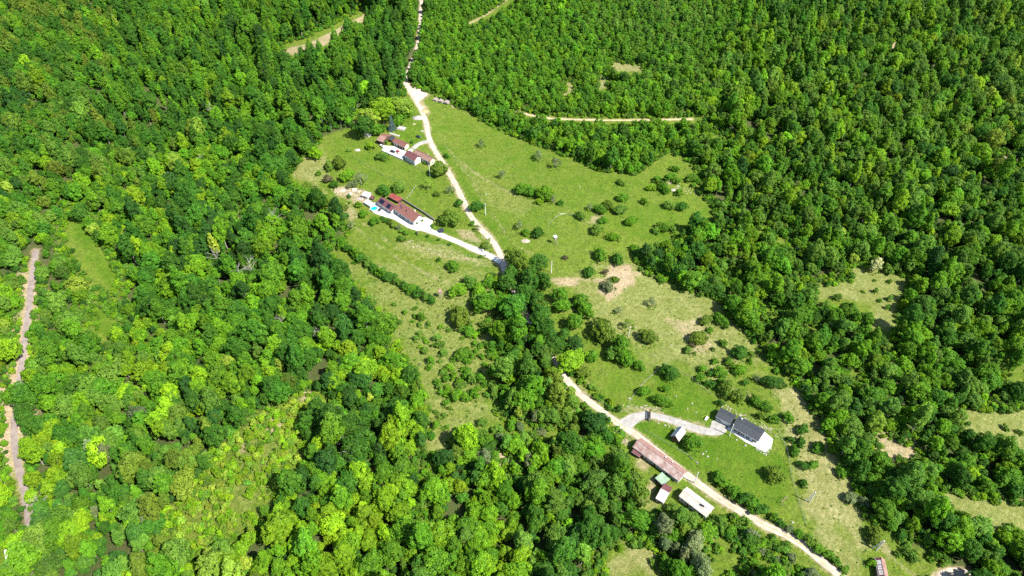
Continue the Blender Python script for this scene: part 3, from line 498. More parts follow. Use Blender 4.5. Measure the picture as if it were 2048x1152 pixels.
# ------------------------------------------------------------------ walls, fences, poles, gate
def stone_mesh(seed, m, flat=.8):
    r = random.Random(seed); b = MB(); n = 7; V = []
    for t, k in ((-.45, .7), (-.05, 1.0), (.3, .85), (.52, .4)):
        for i in range(n): q = k * r.uniform(.75, 1.15); a_ = 2 * math.pi * i / n; V.append((q * math.cos(a_), q * math.sin(a_) * .8, t * flat + r.uniform(-.06, .06)))
    b.poly(V, [(j * n + i, j * n + (i + 1) % n, (j + 1) * n + (i + 1) % n, (j + 1) * n + i) for j in range(3) for i in range(n)] + [tuple(3 * n + i for i in range(n))])
    me = bpy.data.meshes.new('stone'); me.from_pydata(b.v, [], b.f); me.materials.append(m); me.update(); return me
def rubble(name, label, pts, w, m, cat, count, s0=.25, s1=.75):
    """loose stones strewn along a line"""
    Pn = catmull(gpoly(pts), .5); e = empty(name, (Pn[0][0], Pn[0][1], float(hz(*Pn[0]))), 0, label, cat); o0 = np.array(e.location); r = random.Random(count + int(pts[0][0])); ms = [stone_mesh(900 + i, m) for i in range(6)]
    for i in range(count):
        q = Pn[r.randrange(len(Pn))] + np.array([r.gauss(0, w / 2), r.gauss(0, w / 2)]); s = r.uniform(s0, s1) * r.choice((.6, .8, 1, 1)); o = link('stone', r.choice(ms), e); o.location = (q[0] - o0[0], q[1] - o0[1], float(hz(*q)) - o0[2] + s * .15); o.rotation_euler = (0, 0, r.uniform(0, 6)); o.scale = (s, s, s * r.uniform(.6, 1.1))
def stone_wall(name, label, pts, w, hgt, m, cat='wall', blocks=1.5):
    """a wall of separate blocks following the ground"""
    Pn = gpoly(pts); e = empty(name, (Pn[0][0], Pn[0][1], float(hz(*Pn[0]))), 0, label, cat); o0 = np.array(e.location); r = random.Random(len(pts) * 7 + int(pts[0][0]))
    for i in range(len(Pn) - 1):
        a_, b_ = Pn[i], Pn[i + 1]; d = b_ - a_; L_ = float(np.hypot(*d)); n = max(1, int(L_ / blocks)); an = math.atan2(d[1], d[0])
        for k in range(n):
            c = a_ + d * (k + .5) / n; z = float(hz(*c)); k2 = MB(); hh = hgt * r.uniform(.94, 1.05); k2.box((c[0] - o0[0], c[1] - o0[1], z - o0[2] + hh / 2 - .3), (L_ / n - .05, w * r.uniform(.92, 1.05), hh + .6), an); k2.build('block', m, e)
    return e
stone_wall('yard_wall', 'white low wall along the garden side of the farmyard', [(764,303),(785,312),(806,321)], .5, 1.3, M_WHITE)
stone_wall('retaining_wall', 'dark retaining wall behind the house with the pool', [(801,398),(830,416),(852,430),(869,442)], .6, 1.6, mat('dark_stone', (.13, .12, .11), .95, .3, scale=2, bump=.5))
stone_wall('terrace_edging', 'pale curved kerb round the flower bed at the white gable', [(828,452),(834,456),(842,455),(849,448),(850,440)], .3, .35, M_PLINTH, 'kerb', .8)
M_RUB = mat('pale_rubble', (.22, .185, .14), .95, scale=1.5, col2=(.38, .33, .27), bump=.5)
rubble('rubble_bank', 'pale rubble strewn behind the charcoal-roofed house', [(1443,812),(1460,819),(1476,829),(1498,838),(1524,852),(1543,862),(1553,876)], 2.2, M_RUB, 'rubble', 110, .2, .5)
rubble('stone_bank', 'stones of the bank above the gravel apron', [(1240,822),(1262,814),(1292,814),(1322,820)], 1.6, M_RUB, 'rubble', 50, .2, .5)
rubble('stone_scatter', 'broken stones and planks strewn over the rubble yard', [(675,380),(695,384),(712,394),(728,398),(742,402)], 4.0, M_RUB, 'rubble', 110, .3, .9)
rubble('slope_stones', 'line of pale stones on the dry slope under the concrete driveway', [(812,484),(840,494),(870,502),(905,508),(950,516)], 2.5, M_RUB, 'rubble', 70, .2, .6)
rubble('terrace_stones', 'rough white stones under the terrace edge', [(1514,898),(1522,905),(1532,908),(1543,899)], .8, M_STONE, 'rubble', 26, .2, .5)
rubble('roadside_stones', 'broken stones by the lane opposite the gravel apron', [(1222,858),(1240,872),(1256,884)], 2.6, M_RUB, 'rubble', 60, .2, .6)
rubble('meadow_stones', 'grey stones lying at the stony corner of the meadow', [(1330,362),(1350,372),(1372,380),(1390,385)], 4, M_RUB, 'rubble', 50, .25, .7)
def fence(label, pts, gap=4.0, hgt=1.25, rails=3, m=M_WOOD, group='post fences'):
    Pn = catmull(gpoly(pts), 1.0); seg = np.r_[0, np.cumsum(np.hypot(*np.diff(Pn, axis=0).T))]; n = max(2, int(seg[-1] / gap)); s = np.linspace(0, seg[-1], n + 1)
    Q = np.stack([np.interp(s, seg, Pn[:, 0]), np.interp(s, seg, Pn[:, 1])], 1); z = hz(Q[:, 0], Q[:, 1]); e = empty('post_fence', (Q[0][0], Q[0][1], float(z[0])), 0, label, 'fence', group); o0 = np.array([Q[0][0], Q[0][1], z[0]])
    pm = MB(); pm.box((0, 0, hgt / 2 - .2), (.14, .14, hgt + .4)); me = None
    for i in range(n + 1):
        if me is None: o = pm.build('post', m, e); me = o.data
        else: o = link('post', me, e)
        o.location = (Q[i][0] - o0[0], Q[i][1] - o0[1], z[i] - o0[2])
    for r_ in range(rails):
        w_ = MB(); w_.tube([(Q[i][0] - o0[0], Q[i][1] - o0[1], z[i] - o0[2] + hgt * (r_ + 1) / (rails + .15)) for i in range(n + 1)], .02, 4); w_.build('wire', M_STEEL, e)
fence('wire fence from the lane up to the lawn corner', [(1256,809),(1282,772),(1330,728)], 4); fence('wire fence along the top of the lawn', [(1330,728),(1375,752),(1420,788)], 4); fence('pale post fence dividing the lawn from the dry strip', [(1556,862),(1575,905),(1582,950),(1597,1000),(1612,1050)], 3.5, 1.2)
fence('wire fence beside the lane below the small barn', [(1290,862),(1330,885),(1370,908),(1396,928)], 3.5); fence('dark fence across the garden below the farmyard', [(706,314),(755,345),(800,366),(830,380)], 4, 1.3, 3, M_DARK); fence('wire fence round the paddock by the log seat', [(1096,450),(1130,428),(1190,455)], 4.5); fence('fence at the field corner below the pale roofed house', [(1422,1085),(1435,1062),(1443,1050)], 3)
fence('garden fence in front of the farmhouse', [(806,322),(830,334),(850,346)], 3, 1.1, 3, M_DARK); fence('short white fence above the house with the pool', [(815,397),(823,386),(832,373)], 2.5, 1.2, 3, M_FRAME); fence('wire fence along the lane edge of the pasture', [(1168,788),(1205,808),(1240,826)], 4)
def pole(px, py, label, hgt=9.0, twin=False, arm=1.6):
    x, y, z = map(float, G(px, py)); e = empty('power_pole', (x, y, z), rng.uniform(0, 3), label, 'power pole', 'power poles along the lane')
    p = MB(); p.tube([(0, 0, -.8), (0, 0, hgt)], [.27, .17], 8); p.build('shaft', M_POLE, e)
    if twin: p = MB(); p.tube([(1.9, 0, -.8), (.12, 0, hgt - 1)], [.26, .18], 8); p.build('strut', M_POLE, e)
    a_ = MB(); a_.box((0, 0, hgt - .5), (arm, .14, .14)); ao = a_.build('crossarm', M_STEEL, e)
    for sx in (-.45, 0, .45):
        k = MB(); k.tube([(sx * arm, 0, hgt - .43), (sx * arm, 0, hgt - .3), (sx * arm, 0, hgt - .12)], [.05, .09, .05], 6); k.build('insulator', M_DARK, ao)
pole(1458.6,871,'pale power pole in front of the charcoal-roofed garage', 9.5); pole(1619,1005,'power pole in the straw-coloured strip by the pale fence', 9, True); pole(1752.5,1101,'leaning braced power pole above the rusty shed', 9, True); pole(1389,966,'power pole beside the lane between long and pale roofs', 9.5)
pole(1102.4,546,'pale power pole above the bare earth track', 9.5); pole(971,430,'white power pole beside the round tree on the lane', 9.5); pole(860,352,'white power pole in front of the olive tree by the farmhouse', 9.5); pole(1257,673,'slim pale pole beside the pasture thicket', 8)
g = G(1299, 834); e = empty('drive_gate', tuple(map(float, g)), math.radians(80), 'dark timber gate frame standing across the gravel drive', 'gate'); 
for s in (-1, 1): p = MB(); p.box((s * 2.6, 0, 1.3), (.45, .45, 3.2)); p.build('gate_post', M_STONE, e)
p = MB(); p.box((0, 0, 2.85), (6.0, .45, .2)); p.build('lintel', M_WOODW, e)
for i in range(5): p = MB(); p.box((0, .1, .35 + i * .4), (4.7, .06, .3)); p.build('slat', M_WOODW, e)

# ------------------------------------------------------------------ vehicles and yard things
def car(px, py, rz, paint, label):
    x, y, z = map(float, G(px, py)); e = empty('parked_car', (x, y, z + .13), rz, label, 'car', 'cars parked at the farm')
    prof = [(-2.1, .35), (-2.1, .82), (-1.95, .95), (-1.1, 1.0), (1.0, .98), (1.95, .86), (2.12, .7), (2.12, .35)]
    def loft(b, pr, hw, inset=0):
        n = len(pr); b.poly([(p[0], -hw, p[1]) for p in pr] + [(p[0], hw, p[1]) for p in pr], [tuple(range(n)), tuple(range(2 * n - 1, n - 1, -1))] + [(i, n + i, n + (i + 1) % n, (i + 1) % n) for i in range(n)])
    b = MB(); loft(b, prof, .86); b.build('body', paint, e)
    b = MB(); n = 4; lo = [(-1.85, -.78), (1.05, -.78), (1.05, .78), (-1.85, .78)]; hi = [(-1.35, -.62), (.25, -.62), (.25, .62), (-1.35, .62)]
    b.poly([(p[0], p[1], .96) for p in lo] + [(p[0], p[1], 1.44) for p in hi], [(3, 2, 1, 0), (4, 5, 6, 7), (0, 1, 5, 4), (1, 2, 6, 5), (2, 3, 7, 6), (3, 0, 4, 7)]); b.build('window', M_GLASS, e)
    b = MB(); b.box((-.55, 0, 1.46), (1.62, 1.26, .06)); b.build('roof', paint, e)
    for sx in (-1.3, 1.35):
        for sy in (-1, 1): w_ = MB(); w_.tube([(sx, sy * .70, .33), (sx, sy * .90, .33)], .33, 12); wo = w_.build('wheel', M_DARK, e); w_ = MB(); w_.tube([(sx, sy * .89, .33), (sx, sy * .92, .33)], .19, 10); w_.build('rim', M_STEEL, wo)
    for sy in (-1, 1): w_ = MB(); w_.box((2.1, sy * .62, .68), (.08, .36, .14)); w_.build('headlight', M_FRAME, e)
P_BLACK = mat('black_car_paint', (.012, .016, .024), .25, .1, spec=.6); P_RED = mat('red_car_paint', (.50, .015, .02), .25, .1, spec=.6); P_WHITE = mat('white_car_paint', (.7, .7, .7), .25, .05, spec=.6); P_BLUE = mat('blue_car_paint', (.12, .30, .55), .25, .1, spec=.6)
car(785.5,304.5,math.radians(-28),P_BLACK,'black car parked on the concrete farmyard'); car(796.5,305,math.radians(-62),P_RED,'red car parked beside the black one on the farmyard'); car(837,275,math.radians(-35),P_BLACK,'dark car parked on grass by the farm drive'); car(764,293.5,math.radians(-30),P_WHITE,'white car parked before the small two-tone barn'); car(1107,743,math.radians(70),P_BLUE,'light blue car half hidden under trees on the lane')
def stand_tower(px, py, label, hh=4.0, roof=M_GREYROOF):
    x, y, z = map(float, G(px, py)); e = empty('hunting_stand', (x, y, z), .5, label, 'hunting stand')
    for sx in (-1, 1):
        for sy in (-1, 1): l = MB(); l.tube([(sx * 1.1, sy * 1.1, -.3), (sx * .75, sy * .75, hh)], .09, 6); l.build('leg', M_WOOD, e)
    c = MB(); c.box((0, 0, hh + .85), (1.7, 1.7, 1.7)); co = c.build('cabin', M_WOOD, e); w_ = MB(); w_.box((0, -.86, hh + 1.15), (1.1, .04, .4)); w_.build('dark_plate', M_DARK, co)  # dark plate stands in for the shade inside the cabin window
    r_ = MB(); r_.slab([(-1.1, -1.1, hh + 1.75), (1.1, -1.1, hh + 1.75), (1.1, 1.1, hh + 2.1), (-1.1, 1.1, hh + 2.1)], .08); r_.build('roof', roof, e)
    l = MB()
    for sx in (-.25, .25): l.tube([(sx, -2.3, -.1), (sx, -.9, hh + .1)], .05, 5)
    lo = l.build('ladder', M_WOOD, e)
    for i in range(9): k = MB(); t = (i + .7) / 9.5; k.tube([(-.25, -2.3 + 1.4 * t, hh * t), (.25, -2.3 + 1.4 * t, hh * t)], .03, 4); k.build('rung', M_WOOD, lo)
stand_tower(1110,487,'raised wooden hunting stand with grey roof on the pasture'); stand_tower(881,594,'raised wooden hunting stand with pinkish roof in the scrub', 3.2, M_PINK)
x, y, z = map(float, G(748.8,419.5)); e = empty('round_pool', (x, y, z + .14), 0, 'round turquoise garden pool on the white deck', 'pool'); k = MB(); n = 32; rr = 2.5
def ring(b, r0, r1, z0, z1, n=32):
    c = [(math.cos(2 * math.pi * i / n), math.sin(2 * math.pi * i / n)) for i in range(n)]; V = [(q[0] * r1, q[1] * r1, z0) for q in c] + [(q[0] * r1, q[1] * r1, z1) for q in c] + [(q[0] * r0, q[1] * r0, z1) for q in c] + [(q[0] * r0, q[1] * r0, z0) for q in c]
    b.poly(V, [(i + n * k_, (i + 1) % n + n * k_, (i + 1) % n + n * ((k_ + 1) % 4), i + n * ((k_ + 1) % 4)) for k_ in range(4) for i in range(n)])
ring(k, 2.35, 2.6, 0, 1.1); k.build('pool_wall', M_FRAME, e); k = MB(); k.prism([(2.36 * math.cos(2 * math.pi * i / 32), 2.36 * math.sin(2 * math.pi * i / 32)) for i in range(32)], .0, .95); k.build('water', mat('pool_water', (.01, .42, .58), .08, .1, spec=.5), e)
for an in (.4,): 
    l = MB(); l.box((2.75, 0, .6), (.1, .5, 1.3)); l.build('ladder', M_STEEL, e)
sheet('pool_deck', [(738,420),(746,411),(760,416),(754,428)], .2, M_CONC, 'white deck under the round pool')
x, y, z = map(float, G(882,463)); e = empty('trampoline', (x, y, z), 0, 'round dark blue trampoline on the strip of lawn', 'trampoline'); k = MB(); ring(k, 1.55, 2.0, .85, .93); k.build('pad', mat('navy_pad', (.01, .02, .09), .6, .1), e); k = MB(); k.prism([(1.56 * math.cos(i * .2618), 1.56 * math.sin(i * .2618)) for i in range(24)], .86, .88); k.build('mat', M_DARK, e)
for i in range(6): k = MB(); c_, s_ = math.cos(i * 1.047), math.sin(i * 1.047); k.tube([(1.9 * c_, 1.9 * s_, 0), (1.95 * c_, 1.95 * s_, 2.4)], .04, 5); k.build('net_post', M_DARK, e)
# log stack at the forest edge
x, y, z = map(float, G(880,203)); e = empty('log_stack', (x, y, z), math.radians(-24), 'long stack of pale grey logs at the forest edge by the sandy turning place', 'log stack'); M_LOG = mat('grey_log', (.22, .19, .17), .9, .2, scale=2); r = random.Random(3)
for s in range(3):
    for lay in range(4):
        for q in range(9 - lay):
            k = MB(); cx = -6.2 + s * 5.2 + q * .5 + lay * .25; k.tube([(cx, -2 + r.uniform(-.2, .2), .25 + lay * .42), (cx + r.uniform(-.05, .05), 2 + r.uniform(-.2, .2), .25 + lay * .42)], .25, 7); k.build('log', M_LOG, e)
def heap(px, py, rad, hgt, m, name, label, cat, seed):
    x, y, z = map(float, G(px, py)); b = MB(); n, rings = 18, 5; r = random.Random(seed); V = []
    for j in range(rings):
        t = j / (rings - 1); 
        for i in range(n): a_ = 2 * math.pi * i / n; q = rad * (1 - t) ** .9 * r.uniform(.82, 1.15) + .02; V.append((q * math.cos(a_), q * math.sin(a_) * .8, hgt * t ** .8 * r.uniform(.85, 1.1) - .15))
    b.poly(V, [(j * n + i, j * n + (i + 1) % n, (j + 1) * n + (i + 1) % n, (j + 1) * n + i) for j in range(rings - 1) for i in range(n)] + [tuple((rings - 1) * n + i for i in range(n))])
    o = b.build(name, m, None); o.location = (x, y, z); return tag(o, label, cat)
heap(849,223,3.2,1.6,mat('ochre_sand', (.40, .27, .13), .95, .2),'sand_heap','ochre sand heap beside the lane opposite the gravel heap','heap',1); heap(835,236,4.6,2.0,M_GREY,'gravel_heap','pale grey gravel heap on the verge of the lane','heap',2); heap(845,214,2.0,.9,mat('pink_sand', (.38, .28, .21), .95, .2),'sand_heap','small pinkish sand heap near the sandy turning place','heap',3); heap(914,213,3.2,.8,mat('pink_sand', 0),'earth_heap','low pinkish earth heap at the end of the log stack','heap',4)
heap(684,381,3.0,1.1,mat('pink_sand', 0),'earth_heap','pinkish spoil heap at the far end of the rubble yard','heap',5); heap(700,388,2.2,.9,M_STONE,'rubble_heap','grey rubble heap in the middle of the rubble yard','heap',6); heap(717,383,2.0,.8,M_RUB,'rubble_heap','pale rubble heap beside the white-roofed garden shed','heap',7); heap(715,300,2.6,.9,M_STONE,'stone_pile','pile of grey stones on the lawn below the small barn','heap',8); heap(828,248,1.6,.6,M_RUB,'rubble_heap','small pale rubble heap under the bushes by the lane','heap',9); heap(844,262,1.5,.5,M_STONE,'stone_pile','little stone pile on the lane verge below the gravel heap','heap',10)
heap(1052,482,3.0,.8,M_RUB,'stone_pile','pale stone pile under the dark tree near the hunting stand','heap',11); heap(1346,380,2.2,.5,M_STONE,'stone_pile','flat stone pile at the stony corner of the meadow','heap',12)
def tarp(px, py, w, d, hgt, rz, m, name, label, cat):
    x, y, z = map(float, G(px, py)); b = MB(); b.poly([(-w / 2, -d / 2, 0), (w / 2, -d / 2, 0), (w / 2, d / 2, 0), (-w / 2, d / 2, 0), (-w * .46, 0, hgt), (w * .42, d * .05, hgt * .9), (-w * .48, -d * .4, hgt * .55), (w * .46, -d * .38, hgt * .5), (w * .46, d * .4, hgt * .5), (-w * .48, d * .4, hgt * .55)], [(3, 2, 1, 0), (0, 1, 7, 6), (6, 7, 5, 4), (4, 5, 8, 9), (9, 8, 2, 3), (1, 2, 8, 5, 7), (3, 0, 6, 4, 9)])
    o = b.build(name, m); o.location = (x, y, z); o.rotation_euler = (0, 0, rz); return tag(o, label, cat)
tarp(803,257,6.5,4.5,1.7,-.4,mat('pale_tarpaulin', (.30, .285, .275), .7, .15),'covered_pile','pile under a pale grey tarpaulin beyond the farm barns','pile'); tarp(789,269.5,9,2,.8,-.48,mat('pale_tarpaulin', 0),'covered_pile','long narrow pale stack behind the red-roofed outbuilding','pile'); tarp(709,380,3,2,1,.3,M_FRAME,'covered_pile','white sheeted heap at the edge of the rubble yard','pile'); tarp(719,399,3.2,1.8,1,-.5,mat('pale_tarpaulin', 0),'covered_pile','grey sheeted heap by the greenhouse','pile')
# boulders on the lawns
def boulder(px, py, s, label, m=M_STONE):
    x, y, z = map(float, G(px, py)); b = MB(); r = random.Random(int(px * 7 + py)); V = []; n = 8; s *= .78
    for j, (t, k) in enumerate(((-.25, .8), (.15, 1.0), (.5, .75), (.68, .3))):
        for i in range(n): q = s * k * r.uniform(.8, 1.15); a_ = 2 * math.pi * i / n; V.append((q * math.cos(a_), q * math.sin(a_) * .8, s * t))
    b.poly(V, [(j * n + i, j * n + (i + 1) % n, (j + 1) * n + (i + 1) % n, (j + 1) * n + i) for j in range(3) for i in range(n)] + [tuple(3 * n + i for i in range(n))]); o = b.build('boulder', m); o.location = (x, y, z); tag(o, label, 'boulder', 'boulders on the lawns')
M_PALEST = mat('pale_boulder', (.27, .26, .23), .95, .2, scale=2)
for a_, b_, s, l in [(1335,797,1.0,'pale boulder beside the bush at the top of the lawn'),(1352,792,.6,'small boulder on the upper lawn nearest the round bush'),(1384,807,.7,'boulder on the upper lawn between bush and charcoal roof'),(1375,817,.55,'small boulder below another on the upper lawn'),(1392,825,.6,'lowest boulder of the upper lawn near the drive'),(1259,797,1.0,'pale boulder at the fence above the gravel apron'),(1239,816,1.1,'long pale boulder where fence meets the lane'),(1330,851,.9,'pale boulder in the grass below the drive gate'),(1338,853,.6,'smaller boulder beside the one below the drive gate'),(1317,847,.6,'boulder beside the gate shadow'),(1406,908,.9,'largest boulder of the trio on the lower lawn'),(1415,913,.8,'boulder of the trio closest to the lane hedge'),(1412,903,.6,'smallest boulder of the trio on the lower lawn'),(1434,918,.5,'lone small boulder right of the trio on the lower lawn'),(1473,880,.8,'lone boulder below the pale power pole'),(1491,891,.9,'flat boulder near the terrace steps on the lawn'),(1394,925,.7,'pale boulder at the end of the lane fence'),(1585,1045,.9,'pinkish boulder at the bottom corner of the lawn'),(1350,858,.5,'little boulder above the small grey barn'),(972,389,.9,'pale boulder alone on the long meadow'),(1160,373,.6,'tiny pale stone on the meadow right of the tree row'),(1345,364,.9,'upper pale boulder at the stony corner'),(1356,372,1.0,'lower pale boulder at the stony corner'),(1272,655,.6,'white stone beneath the pole beside the thicket'),(1343,690,.6,'white stone on the pasture below the single bush')]: boulder(a_, b_, s, l, M_PALEST)
for a_, b_, w_, l in [(1421,927,3.0,'upper bare patch'),(1433,932,2.2,'lower')]: pass
for i, (a_, b_, l) in enumerate([(966,504,'white gate pillar on the far side of the concrete driveway'),(972,512,'white gate pillar on the near side of the concrete driveway')]):
    x, y, z = map(float, G(a_, b_)); e = empty('gate_pillar', (x, y, z), -.5, l, 'pillar', 'gate pillars of the concrete driveway'); e['kind'] = 'thing'; k = MB(); k.box((0, 0, .8), (.6, .6, 2.0)); k.build('shaft', M_WHITE, e); k = MB(); k.box((0, 0, 1.88), (.8, .8, .14)); k.build('cap', M_PLINTH, e)
x, y, z = map(float, G(761,423)); e = empty('garden_parasol', (x, y, z), 0, 'small dark parasol on the terrace beside the pool', 'parasol'); k = MB(); k.tube([(0, 0, 0), (0, 0, 2.5)], .04, 6); k.build('pole', M_STEEL, e); k = MB(); k.poly([(1.3 * math.cos(i * .785), 1.3 * math.sin(i * .785), 2.05) for i in range(8)] + [(0, 0, 2.6)], [(i, (i + 1) % 8, 8) for i in range(8)] + [tuple(range(7, -1, -1))]); k.build('canopy', M_DARK, e)
x, y, z = map(float, G(1413,838)); e = empty('garden_bench', (x, y, z), math.radians(50), 'white garden bench near the gravel forecourt', 'bench'); k = MB(); k.box((0, 0, .45), (2.6, .9, .1)); k.build('seat', M_FRAME, e); k = MB(); k.box((0, .42, .85), (2.6, .08, .6)); k.build('backrest', M_FRAME, e)
for sx in (-1.1, 1.1): k = MB(); k.box((sx, 0, .2), (.12, .8, .4)); k.build('leg', M_FRAME, e)
x, y, z = map(float, G(1566,1003)); e = empty('swing_frame', (x, y, z), .7, 'timber swing frame with red seat at the lower lawn corner', 'swing')
for sx in (-2, 2):
    for sy in (-1, 1): k = MB(); k.tube([(sx, sy * 1.1, 0), (sx, 0, 2.4)], .08, 6); k.build('leg', M_WOOD, e)
k = MB(); k.tube([(-2.3, 0, 2.4), (2.3, 0, 2.4)], .09, 6); k.build('beam', M_WOOD, e)
for sx in (-.8, .8): k = MB(); k.box((sx, 0, .55), (.7, .3, .06)); so = k.build('swing_seat', M_RED, e); k = MB(); k.tube([(sx - .3, 0, .55), (sx - .3, 0, 2.4)], .02, 4); k.tube([(sx + .3, 0, .55), (sx + .3, 0, 2.4)], .02, 4); k.build('rope', M_DARK, so)
x, y, z = map(float, G(14,1112)); k = MB(); k.box((0, 0, .35), (6.5, 1.0, .7), 0); o = k.build('concrete_culvert', M_CONC); o.location = (x, y, z); o.rotation_euler = (0, 0, -.95); tag(o, 'white concrete slab lying in the bright valley grass', 'slab')
for i, (a_, b_, l) in enumerate([(1285,915,'dark garden table by the end of the long building'),(1293,908,'light garden table beside the dark one at the long building')]):
    x, y, z = map(float, G(a_, b_)); e = empty('garden_table', (x, y, z), .6, l, 'table'); k = MB(); k.box((0, 0, .75), (1.9, 1.0, .08)); k.build('tabletop', M_FRAME if i else M_WOODW, e)
    for sx in (-1, 1):
        for sy in (-1, 1): k = MB(); k.box((sx * .8, sy * .38, .36), (.08, .08, .72)); k.build('leg', M_WOOD, e)

# ------------------------------------------------------------------ vegetation
def leaf_mat(name, transl=.36):
    m = bpy.data.materials.new(name); m.use_nodes = True; nt = m.node_tree; N = nt.nodes; L = nt.links
    N.remove(N['Principled BSDF']); out = N['Material Output']
    at = N.new('ShaderNodeAttribute'); at.attribute_type = 'INSTANCER'; at.attribute_name = 'tint'
    vr = N.new('ShaderNodeAttribute'); vr.attribute_name = 'shade'
    hs = N.new('ShaderNodeHueSaturation'); L.new(at.outputs['Color'], hs.inputs['Color'])
    mr = N.new('ShaderNodeMapRange'); mr.inputs[3].default_value = .52; mr.inputs[4].default_value = 1.5; L.new(vr.outputs['Fac'], mr.inputs[0]); L.new(mr.outputs[0], hs.inputs['Value'])
    mh = N.new('ShaderNodeMapRange'); mh.inputs[3].default_value = .515; mh.inputs[4].default_value = .487; L.new(vr.outputs['Fac'], mh.inputs[0]); L.new(mh.outputs[0], hs.inputs['Hue'])
    d = N.new('ShaderNodeBsdfPrincipled'); d.inputs['Roughness'].default_value = .55; d.inputs['Specular IOR Level'].default_value = .25; L.new(hs.outputs['Color'], d.inputs['Base Color'])
    t = N.new('ShaderNodeBsdfTranslucent'); tc = N.new('ShaderNodeHueSaturation'); tc.inputs['Value'].default_value = 1.25; tc.inputs['Hue'].default_value = .485
    L.new(hs.outputs['Color'], tc.inputs['Color']); L.new(tc.outputs['Color'], t.inputs['Color'])
    mx = N.new('ShaderNodeMixShader'); mx.inputs[0].default_value = transl; L.new(d.outputs[0], mx.inputs[1]); L.new(t.outputs[0], mx.inputs[2]); L.new(mx.outputs[0], out.inputs['Surface'])
    return m
LEAF = leaf_mat('leaves'); BARK = mat('bark', (.13, .11, .085), .95, scale=3, col2=(.24, .21, .17), bump=.5); PALE_BARK = mat('pale_bark', (.20, .185, .16), .9, scale=3, col2=(.32, .30, .27), bump=.3)

def cards(r, P, Nm, S, flat=.45, shade=None):
    """irregular folded leaf sprays at P, facing roughly along Nm"""
    n = len(P); Nm = Nm + r.normal(0, flat, (n, 3)); Nm /= np.linalg.norm(Nm, axis=1)[:, None]
    a = np.cross(Nm, r.normal(0, 1, (n, 3))); a /= np.linalg.norm(a, axis=1)[:, None]; b = np.cross(Nm, a)
    S = S[:, None]; k = lambda lo, hi: r.uniform(lo, hi, (n, 1))
    v = np.stack([P + a * S * k(.5, 1.0) + Nm * S * k(-.35, .1), P + b * S * k(.3, .75) + Nm * S * k(0, .25), P - a * S * k(.5, 1.0) + Nm * S * k(-.35, .1), P - b * S * k(.3, .75) + Nm * S * k(0, .25)], 1)
    V = v.reshape(-1, 3); F = np.arange(4 * n).reshape(n, 4)
    sh = np.repeat(r.uniform(0, 1, n) if shade is None else np.clip(shade, 0, 1), 4)
    return V, F, sh
def crown_mesh(name, seed, R, z0, z1, nl, per, size, lobe=(.26, .42), top=.55, gaps=.0, flat=.45, colour_lobes=.5):
    """lobed crown: leaf sprays over the outside of many overlapping lobes plus some through the inside"""
    r = np.random.default_rng(seed); H = (z1 - z0) / 2; zc = (z0 + z1) / 2
    d = r.normal(0, 1, (nl * 4, 3)); d /= np.linalg.norm(d, axis=1)[:, None]; d = d[d[:, 2] > -.75][:nl]
    rad = r.uniform(.35, .92, len(d)) ** .8; an = np.arctan2(d[:, 1], d[:, 0]); ph = r.uniform(0, 6.28, 3); rad = rad * (1 + .16 * np.sin(2 * an + ph[0]) + .13 * np.sin(3 * an + ph[1]) + .10 * np.sin(5 * an + ph[2]))
    tz = (d[:, 2] + 1) / 2; w = np.where(tz > .5, 1 - (tz - .5) * 2 * (1 - top) * .9, 1)
    c = np.stack([d[:, 0] * R * rad * w, d[:, 1] * R * rad * w, zc + d[:, 2] * H * (rad * .5 + .35)], 1)
    c = np.vstack([c, [[0, 0, z1 - R * .35]], [[0, 0, zc]]]); lr = r.uniform(*lobe, len(c)) * R; keep = r.uniform(0, 1, len(c)) > gaps; c, lr = c[keep], lr[keep]
    P, Nn, Sd = [], [], []
    for i in range(len(c)):
        q = r.normal(0, 1, (per, 3)); q /= np.linalg.norm(q, axis=1)[:, None]
        o = c[i] - np.array([0, 0, zc - H * .2]); o /= np.linalg.norm(o) + 1e-6; q = q + .55 * o; q /= np.linalg.norm(q, axis=1)[:, None]
        p = c[i] + q * lr[i] * r.uniform(.78, 1.12, (per, 1)) * np.array([1, 1, .85])
        ok = np.ones(per, bool)
        for j in range(len(c)):
            if j != i: ok &= np.linalg.norm((p - c[j]) / np.array([1, 1, .85]), axis=1) > lr[j] * .8
        P.append(p[ok]); Nn.append((q * .8 + o * .3 + np.array([0, 0, .35]))[ok]); Sd.append(r.uniform(0, 1, ok.sum()) * (1 - colour_lobes) + colour_lobes * r.uniform(0, 1))
    P, Nn, Sd = np.vstack(P), np.vstack(Nn), np.concatenate(Sd)
    V, F, sh = cards(r, P, Nn, r.uniform(.6, 1.25, len(P)) * size, flat, Sd)
    return mesh_np(name, V, F, [LEAF], attr={'shade': ('FLOAT', sh)})
